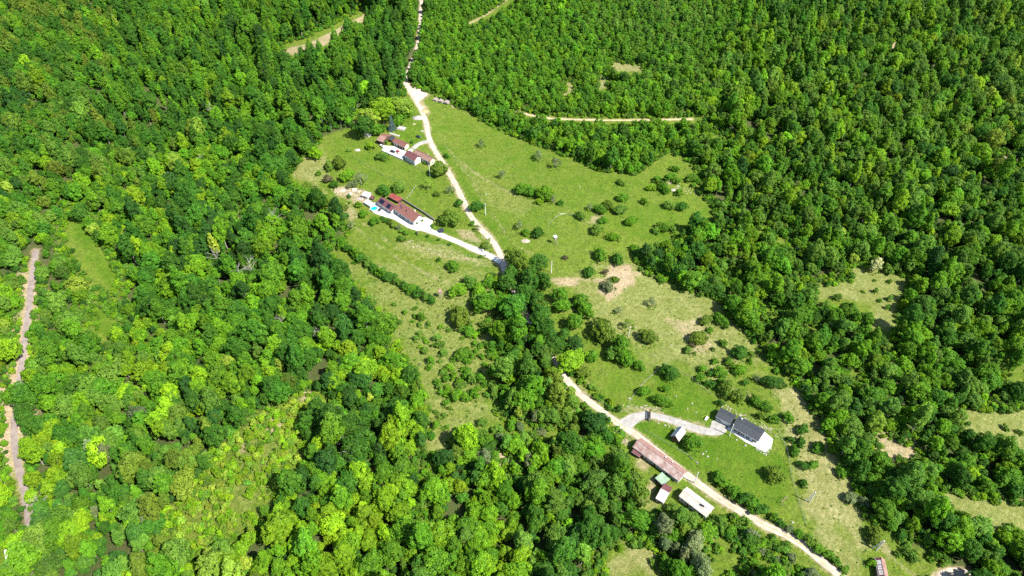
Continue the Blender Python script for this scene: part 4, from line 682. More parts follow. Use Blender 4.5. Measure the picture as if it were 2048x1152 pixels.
def trunk_mesh(name, seed, h, r0, spread, m, limbs=6, tips=False):
    r = random.Random(seed); b = MB(); pts = [(0, 0, -.6)]; x = y = 0
    for i in range(1, 6):
        x += r.uniform(-.12, .12) * h / 10; y += r.uniform(-.12, .12) * h / 10; pts.append((x, y, h * i / 5))
    b.tube(pts, [r0 * 1.25, r0, r0 * .85, r0 * .65, r0 * .42, r0 * .12], 6)
    for k in range(limbs):
        t = r.uniform(.38, .85); i = int(t * 5); f = t * 5 - i; p0 = Vector(pts[i]).lerp(Vector(pts[min(i + 1, 5)]), f); an = k * 2.4 + r.uniform(-.5, .5); L_ = spread * r.uniform(.6, 1.05) * (1.25 - t * .6)
        p2 = p0 + Vector((math.cos(an) * L_, math.sin(an) * L_, L_ * r.uniform(.35, .9))); pm = p0.lerp(p2, .5) + Vector((0, 0, -L_ * .08))
        rr = r0 * (.5 - .3 * t); b.tube([p0, pm, p2], [rr, rr * .7, rr * .2], 5)
        if tips:
            for q in range(5):
                s0 = pm.lerp(p2, r.uniform(0, .9)); a2 = an + r.uniform(-1.1, 1.1); l2 = L_ * r.uniform(.25, .5)
                b.tube([s0, s0 + Vector((math.cos(a2) * l2, math.sin(a2) * l2, l2 * r.uniform(0, .9)))], [rr * .4, rr * .1], 4)
    me = bpy.data.meshes.new(name); me.from_pydata(b.v, [], b.f); me.materials.append(m); me.update(); return me
PROTO = {}    # kind -> list of (crown mesh, trunk mesh, crown radius, crown centre height, height)
def proto(kind, n, R, z0, z1, nl, per, size, r0, **kw):
    L_ = []; bark = kw.pop('bark', BARK); limbs = kw.pop('limbs', 6)
    for i in range(n):
        sd = abs(hash((kind, i))) if False else sum(map(ord, kind)) * 31 + i * 101
        L_.append((crown_mesh(kind + '_crown', sd, R, z0, z1, nl, per, size, **kw), trunk_mesh(kind + '_trunk', sd + 1, z1 * .86, r0, R * .75, bark, limbs), R, (z0 + z1) / 2, z1))
    PROTO[kind] = L_
proto('round', 6, 4.8, 1.8, 11.5, 125, 68, .42, .26, lobe=(.13, .27), flat=.5, gaps=.1)
proto('tall', 5, 4.0, 2.5, 17.0, 140, 64, .42, .24, lobe=(.14, .29), top=.5, bark=PALE_BARK, flat=.5, gaps=.1)
proto('low', 5, 4.6, .2, 7.0, 110, 70, .42, .2, lobe=(.13, .28), flat=.5, gaps=.08, limbs=4)
proto('pointed', 4, 3.0, 1.6, 17.5, 120, 60, .38, .22, lobe=(.16, .32), top=.18, bark=PALE_BARK, flat=.5, gaps=.06)
proto('young', 5, 2.5, .6, 7.2, 60, 52, .34, .12, lobe=(.18, .34), top=.75, flat=.5)
proto('shrub', 5, 1.75, .05, 2.6, 36, 58, .23, .07, lobe=(.15, .34), top=.7, limbs=3, flat=.55, gaps=.1)
proto('sparse', 3, 3.2, 1.6, 7.0, 26, 75, .26, .2, lobe=(.2, .34), gaps=.25, bark=PALE_BARK, limbs=11)
def spruce_mesh(name, seed, R, h):
    r = np.random.default_rng(seed); P, Nn = [], []
    for lv in range(26):
        t = lv / 25; z = h * (.08 + .9 * t); rr = R * (1 - t) ** .85 + .12; nb = max(5, int(15 * (1 - t)))
        for k in range(nb):
            an = k * 2 * math.pi / nb + lv * .7 + r.uniform(-.2, .2); n = max(3, int(rr * 9)); s = np.linspace(.15, 1, n)
            q = np.stack([np.cos(an) * rr * s, np.sin(an) * rr * s, z - .35 * rr * s + .12 * rr * s ** 3], 1) + r.normal(0, .09, (n, 3)); P.append(q); Nn.append(np.tile([math.cos(an) * .45, math.sin(an) * .45, 1], (n, 1)))
    P, Nn = np.vstack(P), np.vstack(Nn); V, F, sh = cards(r, P, Nn, r.uniform(.16, .34, len(P)), .3)
    return mesh_np(name, V, F, [LEAF], attr={'shade': ('FLOAT', sh)})
PROTO['spruce'] = [(spruce_mesh('spruce_crown', 5, 2.9, 13), trunk_mesh('spruce_trunk', 6, 12, .2, .1, BARK, 0), 2.9, 6, 13)]
PROTO['dead'] = [(None, trunk_mesh('dead_trunk', 40 + i, 13, .27, 4.2, mat('dead_wood', (.20, .18, .16), .9, scale=2, col2=(.33, .31, .28)), 15, True), 3.4, 9, 13) for i in range(3)]

TONES = {'dark': (.032, .105, .012), 'deep': (.050, .152, .010), 'mid': (.088, .225, .009), 'bright': (.125, .275, .008), 'yellow': (.172, .315, .008), 'olive': (.120, .200, .016),
         'grey': (.145, .195, .075), 'blue': (.056, .165, .020), 'lime': (.220, .325, .030), 'brown': (.12, .11, .05), 'cream': (.40, .45, .19), 'teal': (.09, .15, .13), 'moss': (.108, .225, .022)}
TONE_WORD = {'dark': 'very dark green', 'deep': 'dark green', 'mid': 'mid green', 'bright': 'bright green', 'yellow': 'yellow-green', 'olive': 'olive green', 'grey': 'grey-green', 'blue': 'bluish green', 'lime': 'pale lime',
             'brown': 'brownish', 'cream': 'cream-flowered', 'teal': 'silvery blue', 'moss': 'moss green'}
def jit(t, s=.16, r=rng):
    v = np.array(TONES[t]) * np.exp(r.normal(0, s)); v[0] *= np.exp(np.clip(r.normal(0, s * .5), -.3, .15)); return v
TREES = []     # every plant that is a thing of its own: dict(kind, x, y, z, s, rz, tint, tone, px, py, area, fam)
def plant(kind, px, py, r_px, tone, fam, stretch=1.0):
    """a plant whose crown centre shows at photo pixel (px, py) with radius r_px"""
    pi = rng.integers(len(PROTO[kind])); R, zc = PROTO[kind][pi][2:4]
    s = 1.0
    for _ in range(3):
        x, y, z = G(px, py, zc * s * stretch * .95); dep = PIX(x, y, z)[2]; s = r_px * dep / FPX / R
    TREES.append(dict(kind=kind, pi=int(pi), x=float(x), y=float(y), z=float(z), s=s, st=stretch, rz=rng.uniform(0, 6.28), tint=jit(tone, .1), tone=tone, px=px, py=py, r=r_px, fam=fam))

T = 'round'; S_ = 'shrub'
MEADOW_TREES = [  # crown centre and radius in photo pixels
 (T,738,236,20,'lime'),(T,764,221,24,'yellow'),(T,799,214,21,'lime'),(T,727,251,21,'deep'),(T,754,258,15,'mid'),(T,797,240,15,'mid'),(T,720,228,14,'yellow'),(T,775,208,14,'yellow'),(T,812,226,12,'mid'),('spruce',783,246,8,'teal'),
 (T,630,305,15,'yellow'),(T,658,330,11,'moss'),(T,678,324,15,'olive'),(T,694,350,14,'bright'),('sparse',720,355,13,'grey'),(S_,655,357,10,'brown'),(S_,637,346,6,'mid'),(T,668,368,9,'deep'),(T,704,368,9,'grey'),(S_,741,292,10,'yellow'),(S_,698,299,5,'moss'),(T,765,312,11,'moss'),
 (T,878,337,18,'olive'),(T,797,374,13,'moss'),(T,767,379,13,'deep'),('sparse',855,367,10,'lime'),('sparse',900,378,8,'grey'),(T,874,387,7,'olive'),(S_,918,405,9,'deep'),(T,901,435,20,'olive'),(T,953,412,13,'deep'),(S_,893,311,6,'deep'),('sparse',962,286,8,'grey'),
 ('sparse',1077,309,10,'grey'),('sparse',1112,324,11,'grey'),('sparse',1004,347,9,'grey'),(S_,945,446,6,'deep'),('sparse',955,455,7,'olive'),('sparse',976,488,11,'olive'),(T,726,427,9,'mid'),(T,749,441,11,'mid'),('sparse',702,449,9,'grey'),(T,803,477,8,'moss'),(S_,877,519,5,'deep'),(T,905,531,13,'mid'),(S_,708,524,5,'mid'),
 (T,1045,376,15,'mid'),(T,1062,384,12,'mid'),(T,1090,386,18,'bright'),(S_,1078,403,8,'yellow'),('sparse',1106,397,8,'grey'),(S_,1121,405,7,'deep'),(T,1242,364,8,'moss'),(T,1245,394,11,'mid'),(S_,1289,403,8,'mid'),(T,1338,409,11,'moss'),(T,1364,412,11,'deep'),(T,1240,419,12,'moss'),(T,1261,441,12,'bright'),
 (T,1216,409,11,'olive'),(T,1200,418,12,'mid'),('sparse',1180,413,7,'grey'),(T,1160,431,10,'moss'),(T,1206,440,9,'mid'),(T,1194,458,13,'moss'),(T,1226,473,11,'bright'),('sparse',1040,449,9,'grey'),(S_,1052,465,9,'mid'),(T,1076,464,12,'deep'),(T,1303,374,9,'yellow'),(T,1328,377,11,'mid'),
 (S_,1345,352,10,'mid'),(S_,1350,338,8,'mid'),(T,1385,355,11,'mid'),(S_,1402,349,8,'mid'),(T,1326,453,12,'mid'),(S_,1345,458,9,'moss'),(S_,1312,460,9,'moss'),(T,1200,509,14,'mid'),(T,1235,518,13,'deep'),(S_,1130,515,6,'brown'),(T,1178,543,12,'deep'),(S_,1210,543,7,'brown'),(T,1216,571,13,'grey'),(T,1230,558,8,'olive'),
 (T,1036,520,25,'olive'),(T,1076,524,18,'deep'),(T,1022,545,16,'deep'),(T,1060,556,22,'deep'),(T,1088,560,16,'deep'),(T,1048,588,20,'deep'),(T,1072,600,18,'deep'),(T,1082,636,26,'deep'),(T,1094,662,23,'deep'),(T,1110,690,20,'deep'),(T,1150,688,18,'dark'),(T,1068,665,14,'mid'),(T,1141,722,25,'yellow'),(T,1166,745,14,'olive'),(T,1185,712,13,'mid'),(T,1128,668,12,'deep'),
 (T,915,580,17,'bright'),(T,940,564,15,'moss'),(T,957,580,16,'bright'),(T,972,604,21,'mid'),(T,978,563,13,'mid'),(T,952,602,15,'moss'),(T,919,632,23,'olive'),(T,938,662,13,'mid'),(S_,963,661,8,'mid'),(T,925,707,15,'mid'),(S_,985,660,11,'mid'),(S_,976,642,8,'mid'),(S_,1016,632,9,'mid'),(S_,988,706,8,'mid'),(S_,962,692,7,'mid'),
 (T,1120,590,16,'mid'),(T,1124,612,14,'mid'),(T,1160,600,16,'mid'),(T,1170,618,19,'mid'),(T,1148,642,16,'mid'),(T,1205,660,25,'olive'),(T,1242,690,20,'mid'),(T,1228,704,18,'moss'),(T,1252,715,18,'mid'),(T,1278,730,12,'mid'),('sparse',1305,604,10,'grey'),(T,1296,672,17,'olive'),('sparse',1238,620,8,'grey'),('sparse',1256,646,11,'olive'),
 (T,1396,674,17,'olive'),(T,1441,638,15,'mid'),(T,1412,640,12,'olive'),(S_,1420,660,7,'mid'),(S_,1447,686,9,'mid'),(S_,1375,700,9,'moss'),(S_,1405,738,9,'mid'),(S_,1402,755,10,'mid'),(T,1440,744,13,'mid'),(S_,1458,722,10,'mid'),(T,1480,704,16,'deep'),(T,1478,738,12,'bright'),(S_,1428,722,7,'mid'),(T,1545,763,17,'deep'),('sparse',1514,756,8,'grey'),(S_,1386,690,6,'brown'),(S_,1500,722,6,'mid'),
 (T,1340,744,18,'deep'),(T,1287,781,12,'mid'),(S_,1333,778,9,'mid'),(T,1323,800,15,'mid'),(S_,1425,768,9,'deep'),(T,1452,776,17,'olive'),(T,1478,790,16,'olive'),(T,1512,802,13,'mid'),(T,1532,812,12,'mid'),(S_,1525,832,11,'olive'),(S_,1548,838,11,'mid'),(S_,1576,834,13,'mid'),
 (T,1606,858,12,'deep'),(S_,1582,879,8,'deep'),(T,1602,884,11,'deep'),(T,1637,894,12,'mid'),(T,1590,901,11,'mid'),(T,1606,930,10,'deep'),(T,1626,929,10,'mid'),(S_,1607,966,9,'deep'),(T,1682,945,11,'mid'),(T,1551,948,20,'olive'),(T,1385,884,19,'mid'),(S_,1440,805,8,'deep'),
 (T,1240,923,25,'moss'),(T,1266,968,33,'olive'),(T,1192,846,24,'dark'),(T,1212,872,15,'deep'),(T,1235,882,12,'mid'),(T,1176,900,17,'mid'),(T,1500,1075,18,'deep'),
 (S_,1436,954,14,'mid'),(S_,1451,970,14,'mid'),(S_,1468,983,15,'mid'),(S_,1487,995,15,'deep'),(S_,1506,1008,16,'mid'),(S_,1525,1019,14,'deep'),(S_,1548,1035,10,'mid'),(S_,1562,1046,10,'deep'),(S_,1580,1057,9,'grey'),(S_,1598,1068,11,'mid'),(S_,1618,1080,13,'moss'),(S_,1638,1098,12,'mid'),(S_,1656,1110,11,'mid'),(S_,1672,1122,10,'mid'),(S_,1690,1138,9,'mid'),
 (T,1380,1043,20,'moss'),(T,1410,1062,20,'bright'),(T,1440,1048,17,'moss'),(T,1350,1070,18,'mid'),(T,1388,1090,24,'grey'),(T,1346,1020,15,'moss'),(T,1462,1062,14,'mid'),
 (T,1750,1070,17,'olive'),(T,1803,1071,12,'deep'),(S_,1823,1073,9,'olive'),(S_,1796,1108,7,'moss'),(T,1822,1110,13,'moss'),(T,1748,1127,10,'bright'),(T,1702,995,13,'grey'),(T,1728,1003,12,'grey'),(T,1768,1018,22,'mid'),(T,1785,1042,16,'mid'),
 (T,612,376,14,'olive'),(T,634,389,16,'olive'),(T,655,401,16,'olive'),(T,676,414,14,'olive'),(T,688,432,9,'blue'),
 (S_,1268,496,9,'mid'),(T,1285,508,15,'deep'),(T,1300,520,15,'mid'),(T,1325,532,18,'deep'),(T,1352,545,19,'deep'),(T,1385,560,20,'mid'),(T,1412,572,19,'deep'),(T,1435,580,18,'deep'),(T,1470,610,20,'mid'),(T,1495,635,20,'mid'),(T,1515,655,15,'mid'),(T,1372,520,18,'deep'),(T,1395,500,20,'deep'),
 (T,1770,470,1,'mid')]
MEADOW_TREES.pop()
for i, (a_, b_) in enumerate([(697,497),(710,506),(722,517),(736,524),(748,536),(762,545),(778,553),(795,562),(808,570),(823,577),(836,585),(850,592),(862,598),(686,486)]): MEADOW_TREES.append((S_ if i % 3 else T, a_, b_, 10 + (i * 7) % 4, ('deep', 'mid', 'deep', 'moss')[i % 4]))
for k, a_, b_, r_, t_ in MEADOW_TREES + [(T, 14, 700, 24, 'yellow'), (T, 44, 786, 22, 'deep'), (T, 20, 790, 18, 'mid'), (T, 62, 668, 10, 'mid'), (T, 82, 740, 14, 'moss')]: plant('low' if k == T and (r_ < 20 or t_ == 'olive') and not (1000 < a_ < 1160 and 500 < b_ < 700) and t_ != 'dark' else k, a_, b_, r_, t_, 'meadow')
# clipped hedge and small bushes round the house with the pool
for i, (a_, b_, r_, t_) in enumerate([(764,436,5,'deep'),(772,441,6,'deep'),(781,445,7,'olive'),(789,450,7,'olive'),(797,455,6,'grey'),(804,461,6,'moss'),(811,465,6,'mid'),(855,472,4,'deep'),(877,479,4,'deep'),(900,488,4,'deep'),(961,513,4,'deep'),(835,466,4,'grey'),(834,446,3,'mid'),(845,441,3,'mid'),(864,451,4,'deep')]): plant(S_, a_, b_, r_, t_, 'garden')
for (a_, b_, r_, t_) in [(430+270,405,4,'mid'),(698,392,5,'deep'),(716,409,8,'bright'),(850,326,4,'mid'),(772,284,5,'bright'),(824,283,4,'deep'),(1330,930,5,'bright'),(1310,922,4,'mid'),(1338,958,4,'bright')]: plant(S_, a_, b_, r_, t_, 'garden')
# thickets of shrubs on the pasture, scattered like the photograph's
def scatter(pts, n, r0, r1, tones, mind, fam='scrub', kind=S_):
    q = np.array(pts, float); lo, hi = q.min(0), q.max(0); got = []; tries = 0
    while len(got) < n and tries < 6000:
        tries += 1; p = rng.uniform(lo, hi)
        if not inside(q, p[0], p[1]): continue
        if any(math.hypot(p[0] - g[0], p[1] - g[1]) < mind for g in got): continue
        got.append(p); plant(kind if rng.uniform() > .12 else 'young', p[0], p[1], rng.uniform(r0, r1) ** 1.0, tones[rng.integers(len(tones))], fam)
GREENS = ('mid', 'moss', 'moss', 'mid', 'bright')
scatter([(850,650),(985,640),(1000,720),(990,800),(880,800),(850,720)], 46, 4, 10, GREENS, 13)
scatter([(760,600),(860,620),(850,700),(790,670)], 16, 3, 8, GREENS, 12)
scatter([(870,740),(960,740),(960,800),(880,810)], 14, 7, 13, GREENS, 14); scatter([(860,800),(900,800),(900,860),(860,850)], 8, 4, 9, GREENS, 11)
scatter([(980,570),(1020,600),(1010,650),(985,640)], 12, 5, 8, GREENS, 10); scatter([(1310,340),(1400,340),(1400,400),(1320,390)], 9, 5, 9, ('mid', 'moss'), 15)
scatter([(1380,680),(1520,690),(1560,740),(1480,780),(1400,770)], 14, 4, 8, ('mid', 'deep', 'olive'), 18); scatter([(1540,690),(1580,720),(1560,745),(1535,730)], 4, 5, 8, ('mid',), 14)
scatter([(1480,1060),(1580,1075),(1600,1150),(1480,1150)], 16, 7, 14, ('mid', 'moss', 'deep', 'grey'), 17); scatter([(920,840),(1010,845),(1100,860),(1040,885),(930,880)], 12, 8, 13, ('mid', 'moss', 'grey'), 17)
scatter([(1700,545),(1790,560),(1770,640),(1730,600)], 7, 3, 6, ('moss', 'mid'), 18); scatter([(1930,840),(2040,850),(2040,900),(1960,890)], 7, 4, 8, ('moss', 'mid'), 18)
scatter([(1600,610),(1690,590),(1720,640),(1650,660)], 7, 8, 14, ('mid', 'moss'), 18); scatter([(1600,450),(1690,470),(1800,510),(1790,545),(1650,500)], 20, 9, 15, ('cream', 'lime', 'moss', 'cream'), 16, 'scrub')
scatter([(1080,770),(1130,790),(1150,830),(1100,840)], 7, 8, 13, ('moss', 'lime', 'mid', 'cream'), 15)
# dead grey trees standing in the woods
for a_, b_, r_ in [(432,515,15),(500,530,14),(476,540,12),(545,435,14),(640,668,13),(420,216,9),(700,905,16),(690,880,12),(75,1000,15),(400,320,9),(560,640,10),(1240,945,1)]:
    if r_ > 2: plant('dead', a_, b_, r_, 'grey', 'dead')

# ------------------------------------------------------------------ the forest: the largest 300 as trees, the rest as stands
ANCH = [  # (px, py, weight of tones, height factor, share of 'tall' trees)
 (60,120,'olive mid deep olive',1,.5),(200,260,'moss mid deep olive',1,.6),(60,330,'deep olive deep mid',1,.3),(30,230,'deep olive dark mid',1,.3),(300,180,'mid deep deep bright',1.05,.7),(450,80,'mid deep mid bright',1.1,.8),(600,100,'mid mid deep bright',1.15,.9),(720,110,'mid deep deep mid',1.2,.9),
 (480,230,'mid deep bright mid',1.05,.7),(620,200,'deep mid deep mid',1.1,.8),(420,330,'mid bright yellow deep',1,.5),(560,300,'mid bright deep mid',1,.5),(40,440,'yellow yellow mid moss',.9,.1),(100,560,'mid moss moss deep',.9,.2),(20,700,'yellow bright yellow mid',.9,.1),(150,700,'moss mid moss deep',.95,.2),
 (280,450,'yellow mid deep bright',1,.4),(430,460,'deep mid deep dark',1.05,.6),(560,470,'mid deep mid bright',1,.5),(640,560,'bright mid deep mid',1,.4),(300,600,'mid bright deep yellow',1,.4),(450,640,'bright mid deep bright',1,.4),(600,680,'deep mid deep bright',1.05,.5),(720,640,'deep deep mid dark',1.05,.5),
 (60,800,'deep dark mid moss',1,.1),(100,900,'yellow deep moss yellow',1,.1),(250,800,'mid moss mid yellow',1,.4),(330,700,'bright yellow mid bright',.95,.2),(250,950,'moss mid deep grey',1,.6),(150,1050,'blue moss mid yellow',1,.4),(380,880,'mid deep moss olive',1,.5),(420,1080,'yellow olive moss lime',1,.3),
 (580,760,'deep mid bright deep',1.05,.5),(740,740,'bright mid mid yellow',.95,.3),(780,860,'yellow bright deep mid',1,.3),(690,920,'deep dark deep mid',1.1,.5),(560,1060,'yellow yellow bright yellow',1,.2),(700,1080,'yellow bright yellow mid',1,.2),(800,1000,'bright mid yellow deep',1,.3),(520,900,'bright mid yellow deep',.9,.3),
 (930,980,'yellow bright yellow mid',1,.3),(960,900,'dark deep bright blue',1,.3),(1040,880,'moss mid grey deep',.85,.2),(1060,970,'mid bright deep moss',.95,.3),(960,1090,'yellow bright mid moss',1,.3),(1130,1070,'blue deep moss bright',1,.3),(1180,980,'deep mid moss mid',1,.3),(1240,1030,'mid moss deep moss',.9,.2),(1050,790,'olive moss bright mid',1,.3),
 (1120,820,'olive moss mid lime',1,.3),(1330,1090,'moss grey mid olive',.9,.2),(1130,640,'deep dark deep mid',1.05,.3),
 (1000,120,'mid mid deep bright',1,.1),(1250,220,'mid bright deep mid',1,.2),(1350,80,'mid deep moss mid',1.2,.8),(1450,200,'mid moss yellow deep',1.1,.5),(1600,100,'mid mid moss deep',1.15,.6),(1600,250,'yellow moss mid deep',1.1,.5),(1750,150,'mid mid deep moss',1.15,.5),(1900,100,'moss mid moss deep',1.15,.5),(1980,220,'moss lime mid moss',1.1,.4),
 (1800,330,'moss mid moss bright',1.1,.5),(1500,380,'mid bright mid moss',1,.5),(1650,400,'mid moss deep mid',1,.5),(1950,350,'moss deep mid deep',1.1,.4),(1900,480,'mid mid moss deep',1.1,.5),(2000,600,'mid deep mid moss',1.1,.5),(1850,640,'mid deep moss deep',1.1,.5),(1700,680,'mid deep mid deep',1,.4),(1600,640,'mid mid bright mid',1,.4),
 (1500,520,'mid deep moss mid',.95,.2),(1430,480,'mid deep mid deep',.95,.3),(1650,560,'mid deep moss mid',1,.3),(1680,780,'mid moss deep moss',1,.3),(1800,800,'mid deep mid moss',1,.3),(1930,760,'mid mid moss deep',1.05,.3),(1880,900,'mid deep mid deep',1.05,.3),(1750,960,'mid deep moss mid',.95,.2),(1980,1000,'mid mid deep moss',1,.3),(1960,1090,'mid deep mid moss',1.05,.3),(1850,1040,'mid moss deep mid',.95,.3)]
ANCH = [(a[0], a[1], a[2] + ' bright moss bright yellow' if a[0] > 1400 else (a[2] + ' deep dark' if 330 < a[0] < 760 and 180 < a[1] < 960 else a[2]), a[3], a[4]) for a in ANCH]  # extra dark tones mid-left: darker trees, plus shadow put into the leaf colour
A_XY = np.array([(a[0], a[1]) for a in ANCH], float)
def clear_of(x, y, pad):
    bad = np.zeros(len(x), bool)
    wx = 13 * (vnoise(x, y, 13, 51) - .5) + 6 * (vnoise(x, y, 5, 53) - .5); wy = 13 * (vnoise(x, y, 13, 52) - .5) + 6 * (vnoise(x, y, 5, 54) - .5)
    for i_, P_ in enumerate(MEADOWS): k_ = .45 if i_ in (0, 3) or P_[0][1] > 560 or P_[0][1] < 240 else 1; bad |= inside(P_, x + wx * k_, y + wy * k_)
    for k, (P_, w_) in ROADS.items(): bad |= dist_line(P_[::3], x, y) < w_ / 2 + (pad + 2.2 if k == 'asphalt_road' else (-1 if k == 'shaded_road' else pad))
    return ~bad
def forest_points(step, region):
    gx, gy = np.meshgrid(np.arange(-900, 900, step), np.arange(60, 1050, step)); gx = gx + (np.arange(gx.shape[0])[:, None] % 2) * step / 2
    x = gx.ravel() + rng.uniform(-.42, .42, gx.size) * step; y = gy.ravel() + rng.uniform(-.42, .42, gx.size) * step
    px, py, dep = PIX(x, y, hz(x, y)); k = (px > -260) & (px < 2310) & (py > -210) & (py < 1420); x, y = x[k], y[k]
    yg = inside(YOUNG, x, y); k = yg if region == 'young' else ~yg; x, y = x[k], y[k]
    k = clear_of(x, y, 1.5) & (rng.uniform(0, 1, len(x)) > (.12 if region == 'old' else .04)) & ((vnoise(x, y, 9, 61) > .2) | (region != 'old')); return x[k], y[k]
cand = []
def add_forest(x, y, region):
    z = hz(x, y); px, py, dep = PIX(x, y, z + 6)
    for i in range(len(x)):
        j = int(np.argmin((A_XY[:, 0] - px[i] + rng.normal(0, 45)) ** 2 + (A_XY[:, 1] - py[i] + rng.normal(0, 35)) ** 2)); a_ = ANCH[j]; tn = a_[2].split(); t_ = tn[int(vnoise(x[i], y[i], 24, 41) * .999 * len(tn))] if rng.uniform() < .62 else tn[rng.integers(len(tn))]
        if rng.uniform() < .03: t_ = ('lime', 'moss', 'dark', 'yellow', 'olive', 'bright')[rng.integers(6)] if region != 'young' else 'bright'
        if region == 'young': kind, s = 'young', float(np.clip(np.exp(rng.normal(0, .25)), .6, 1.6)); t_ = 'bright' if t_ == 'yellow' else ('mid' if t_ == 'deep' and rng.uniform() < .6 else t_)
        elif rng.uniform() < .16: kind, s = 'young', rng.uniform(.7, 1.3)
        else: kind = ('pointed' if a_[4] > .55 and rng.uniform() < .6 else 'tall') if rng.uniform() < a_[4] else 'round'; s = (.66 if a_[0] > 1400 else .76) * a_[3] * float(np.clip(np.exp(rng.normal(-.03, .35)), .45, 1.75))
        if kind != 'round': s *= .95
        pi = int(rng.integers(len(PROTO[kind]))); R = PROTO[kind][pi][2]
        cand.append(dict(kind=kind, pi=pi, x=float(x[i]), y=float(y[i]), z=float(z[i]), s=s, st=rng.uniform(.85, 1.35), rz=rng.uniform(0, 6.28), tint=jit(t_), tone=t_, px=float(px[i]), py=float(py[i]), r=R * s * FPX / dep[i], fam='forest'))
x_, y_ = forest_points(4.75, 'old'); add_forest(x_, y_, 'old')
x_, y_ = forest_points(3.7, 'young'); add_forest(x_, y_, 'young')
# saplings filling the gaps under the tall trees, gap shade put into their tint
x_, y_ = forest_points(5.2, 'old'); n0 = len(cand); add_forest(x_, y_, 'old'); fill = cand[n0:]; del cand[n0:]
for c in fill: c['kind'] = 'young'; c['pi'] = int(rng.integers(5)); c['s'] = rng.uniform(.45, .95); c['st'] = rng.uniform(.6, 1.0); c['tint'] = jit(('mid', 'deep', 'dark', 'deep')[rng.integers(4)])
# the undergrowth of the gullies and clearings
def under(step, keep):
    gx, gy = np.meshgrid(np.arange(-700, 700, step), np.arange(80, 900, step)); x = gx.ravel() + rng.uniform(-.5, .5, gx.size) * step; y = gy.ravel() + rng.uniform(-.5, .5, gx.size) * step
    px, py, dep = PIX(x, y, hz(x, y)); k = (px > -150) & (px < 2200) & (py > -100) & (py < 1300) & (rng.uniform(0, 1, len(x)) < keep); x, y = x[k], y[k]
    n = np.zeros(len(x), bool)
    for P_ in MEADOWS[1:]: n |= dist_line(P_, x, y, True) < 5
    n |= inside(MEADOWS[8], x, y) & (vnoise(x, y, 9, 21) > .3)
    n |= (dist_line(MEADOWS[0], x, y, True) < 4)
    for P_ in (MEADOWS[2], MEADOWS[9]): n |= inside(P_, x, y) & (vnoise(x, y, 7, 22) > .6)
    for k_, (P_, w_) in ROADS.items(): n &= dist_line(P_[::3], x, y) > w_ / 2 + 1.2
    for P_ in (gpoly([(1230,830),(1300,760),(1600,780),(1760,1160),(1600,1080),(1300,900)]), gpoly([(640,270),(820,190),(880,330),(1000,520),(740,430)])): n &= ~inside(P_, x, y)
    return x[n], y[n]
ux, uy = under(2.1, .72)
vis = [c for c in cand if 8 < c['px'] < 2040 and -2 < c['py'] < 1150]
vis.sort(key=lambda c: -c['r'] * c['st']); chosen = vis[:300]; ids = {id(c) for c in chosen}; rest = [c for c in cand if id(c) not in ids]
TREES += chosen

def stand(name, label, items, kinds, with_trunk=True):
    """one mass of plants: points carrying turn, size and tint, a plant set on each by geometry nodes"""
    order = [(k, i) for k in kinds for i in range(len(PROTO[k]))]; idx = {o: n for n, o in enumerate(order)}
    n = len(items); me = bpy.data.meshes.new(name); me.vertices.add(n)
    me.vertices.foreach_set('co', np.array([(c['x'], c['y'], c['z']) for c in items], np.float32).ravel())
    def att(nm, typ, key, arr): a = me.attributes.new(nm, typ, 'POINT'); a.data.foreach_set(key, np.asarray(arr).ravel())
    att('which', 'INT', 'value', np.array([idx[(c['kind'], c['pi'])] for c in items], np.int32)); att('turn', 'FLOAT_VECTOR', 'vector', np.array([(0, 0, c['rz']) for c in items], np.float32))
    att('size', 'FLOAT_VECTOR', 'vector', np.array([(c['s'], c['s'], c['s'] * c['st']) for c in items], np.float32)); att('tint', 'FLOAT_COLOR', 'color', np.array([(*c['tint'], 1) for c in items], np.float32))
    o = link(name, me); ng = bpy.data.node_groups.new(name + '_nodes', 'GeometryNodeTree'); ng.interface.new_socket('Geometry', in_out='INPUT', socket_type='NodeSocketGeometry'); ng.interface.new_socket('Geometry', in_out='OUTPUT', socket_type='NodeSocketGeometry')
    N, L = ng.nodes, ng.links; gi = N.new('NodeGroupInput'); go = N.new('NodeGroupOutput'); jn = N.new('GeometryNodeJoinGeometry'); L.new(jn.outputs[0], go.inputs[0])
    def named(nm, typ): a = N.new('GeometryNodeInputNamedAttribute'); a.data_type = typ; a.inputs[0].default_value = nm; return a.outputs[0]
    w_, t_, s_ = named('which', 'INT'), named('turn', 'FLOAT_VECTOR'), named('size', 'FLOAT_VECTOR')
    e2r = N.new('FunctionNodeEulerToRotation'); L.new(t_, e2r.inputs[0])
    for (k, i), q in idx.items():
        cm = N.new('FunctionNodeCompare'); cm.data_type = 'INT'; cm.operation = 'EQUAL'; ia = [s for s in cm.inputs if s.type == 'INT']; L.new(w_, ia[0]); ia[1].default_value = q
        for which in ((0, 1) if with_trunk else (0,)):
            src = SOURCE[(k, i, which)]; oi = N.new('GeometryNodeObjectInfo'); oi.inputs['Object'].default_value = src; oi.inputs['As Instance'].default_value = True; oi.transform_space = 'ORIGINAL'
            ip = N.new('GeometryNodeInstanceOnPoints'); L.new(gi.outputs[0], ip.inputs['Points']); L.new(cm.outputs[0], ip.inputs['Selection']); L.new(oi.outputs['Geometry'], ip.inputs['Instance']); L.new(e2r.outputs[0], ip.inputs['Rotation']); L.new(s_, ip.inputs['Scale']); L.new(ip.outputs[0], jn.inputs[0])
    md = o.modifiers.new('plants', 'NODES'); md.node_group = ng; return tag(o, label, None, None, 'stuff')
SOURCE = {}
for k, L_ in PROTO.items():
    for i, p in enumerate(L_):
        for which in (0, 1):
            if p[which] is not None: SOURCE[(k, i, which)] = bpy.data.objects.new(f'{k}_source', p[which])   # never linked to the scene
rest += fill
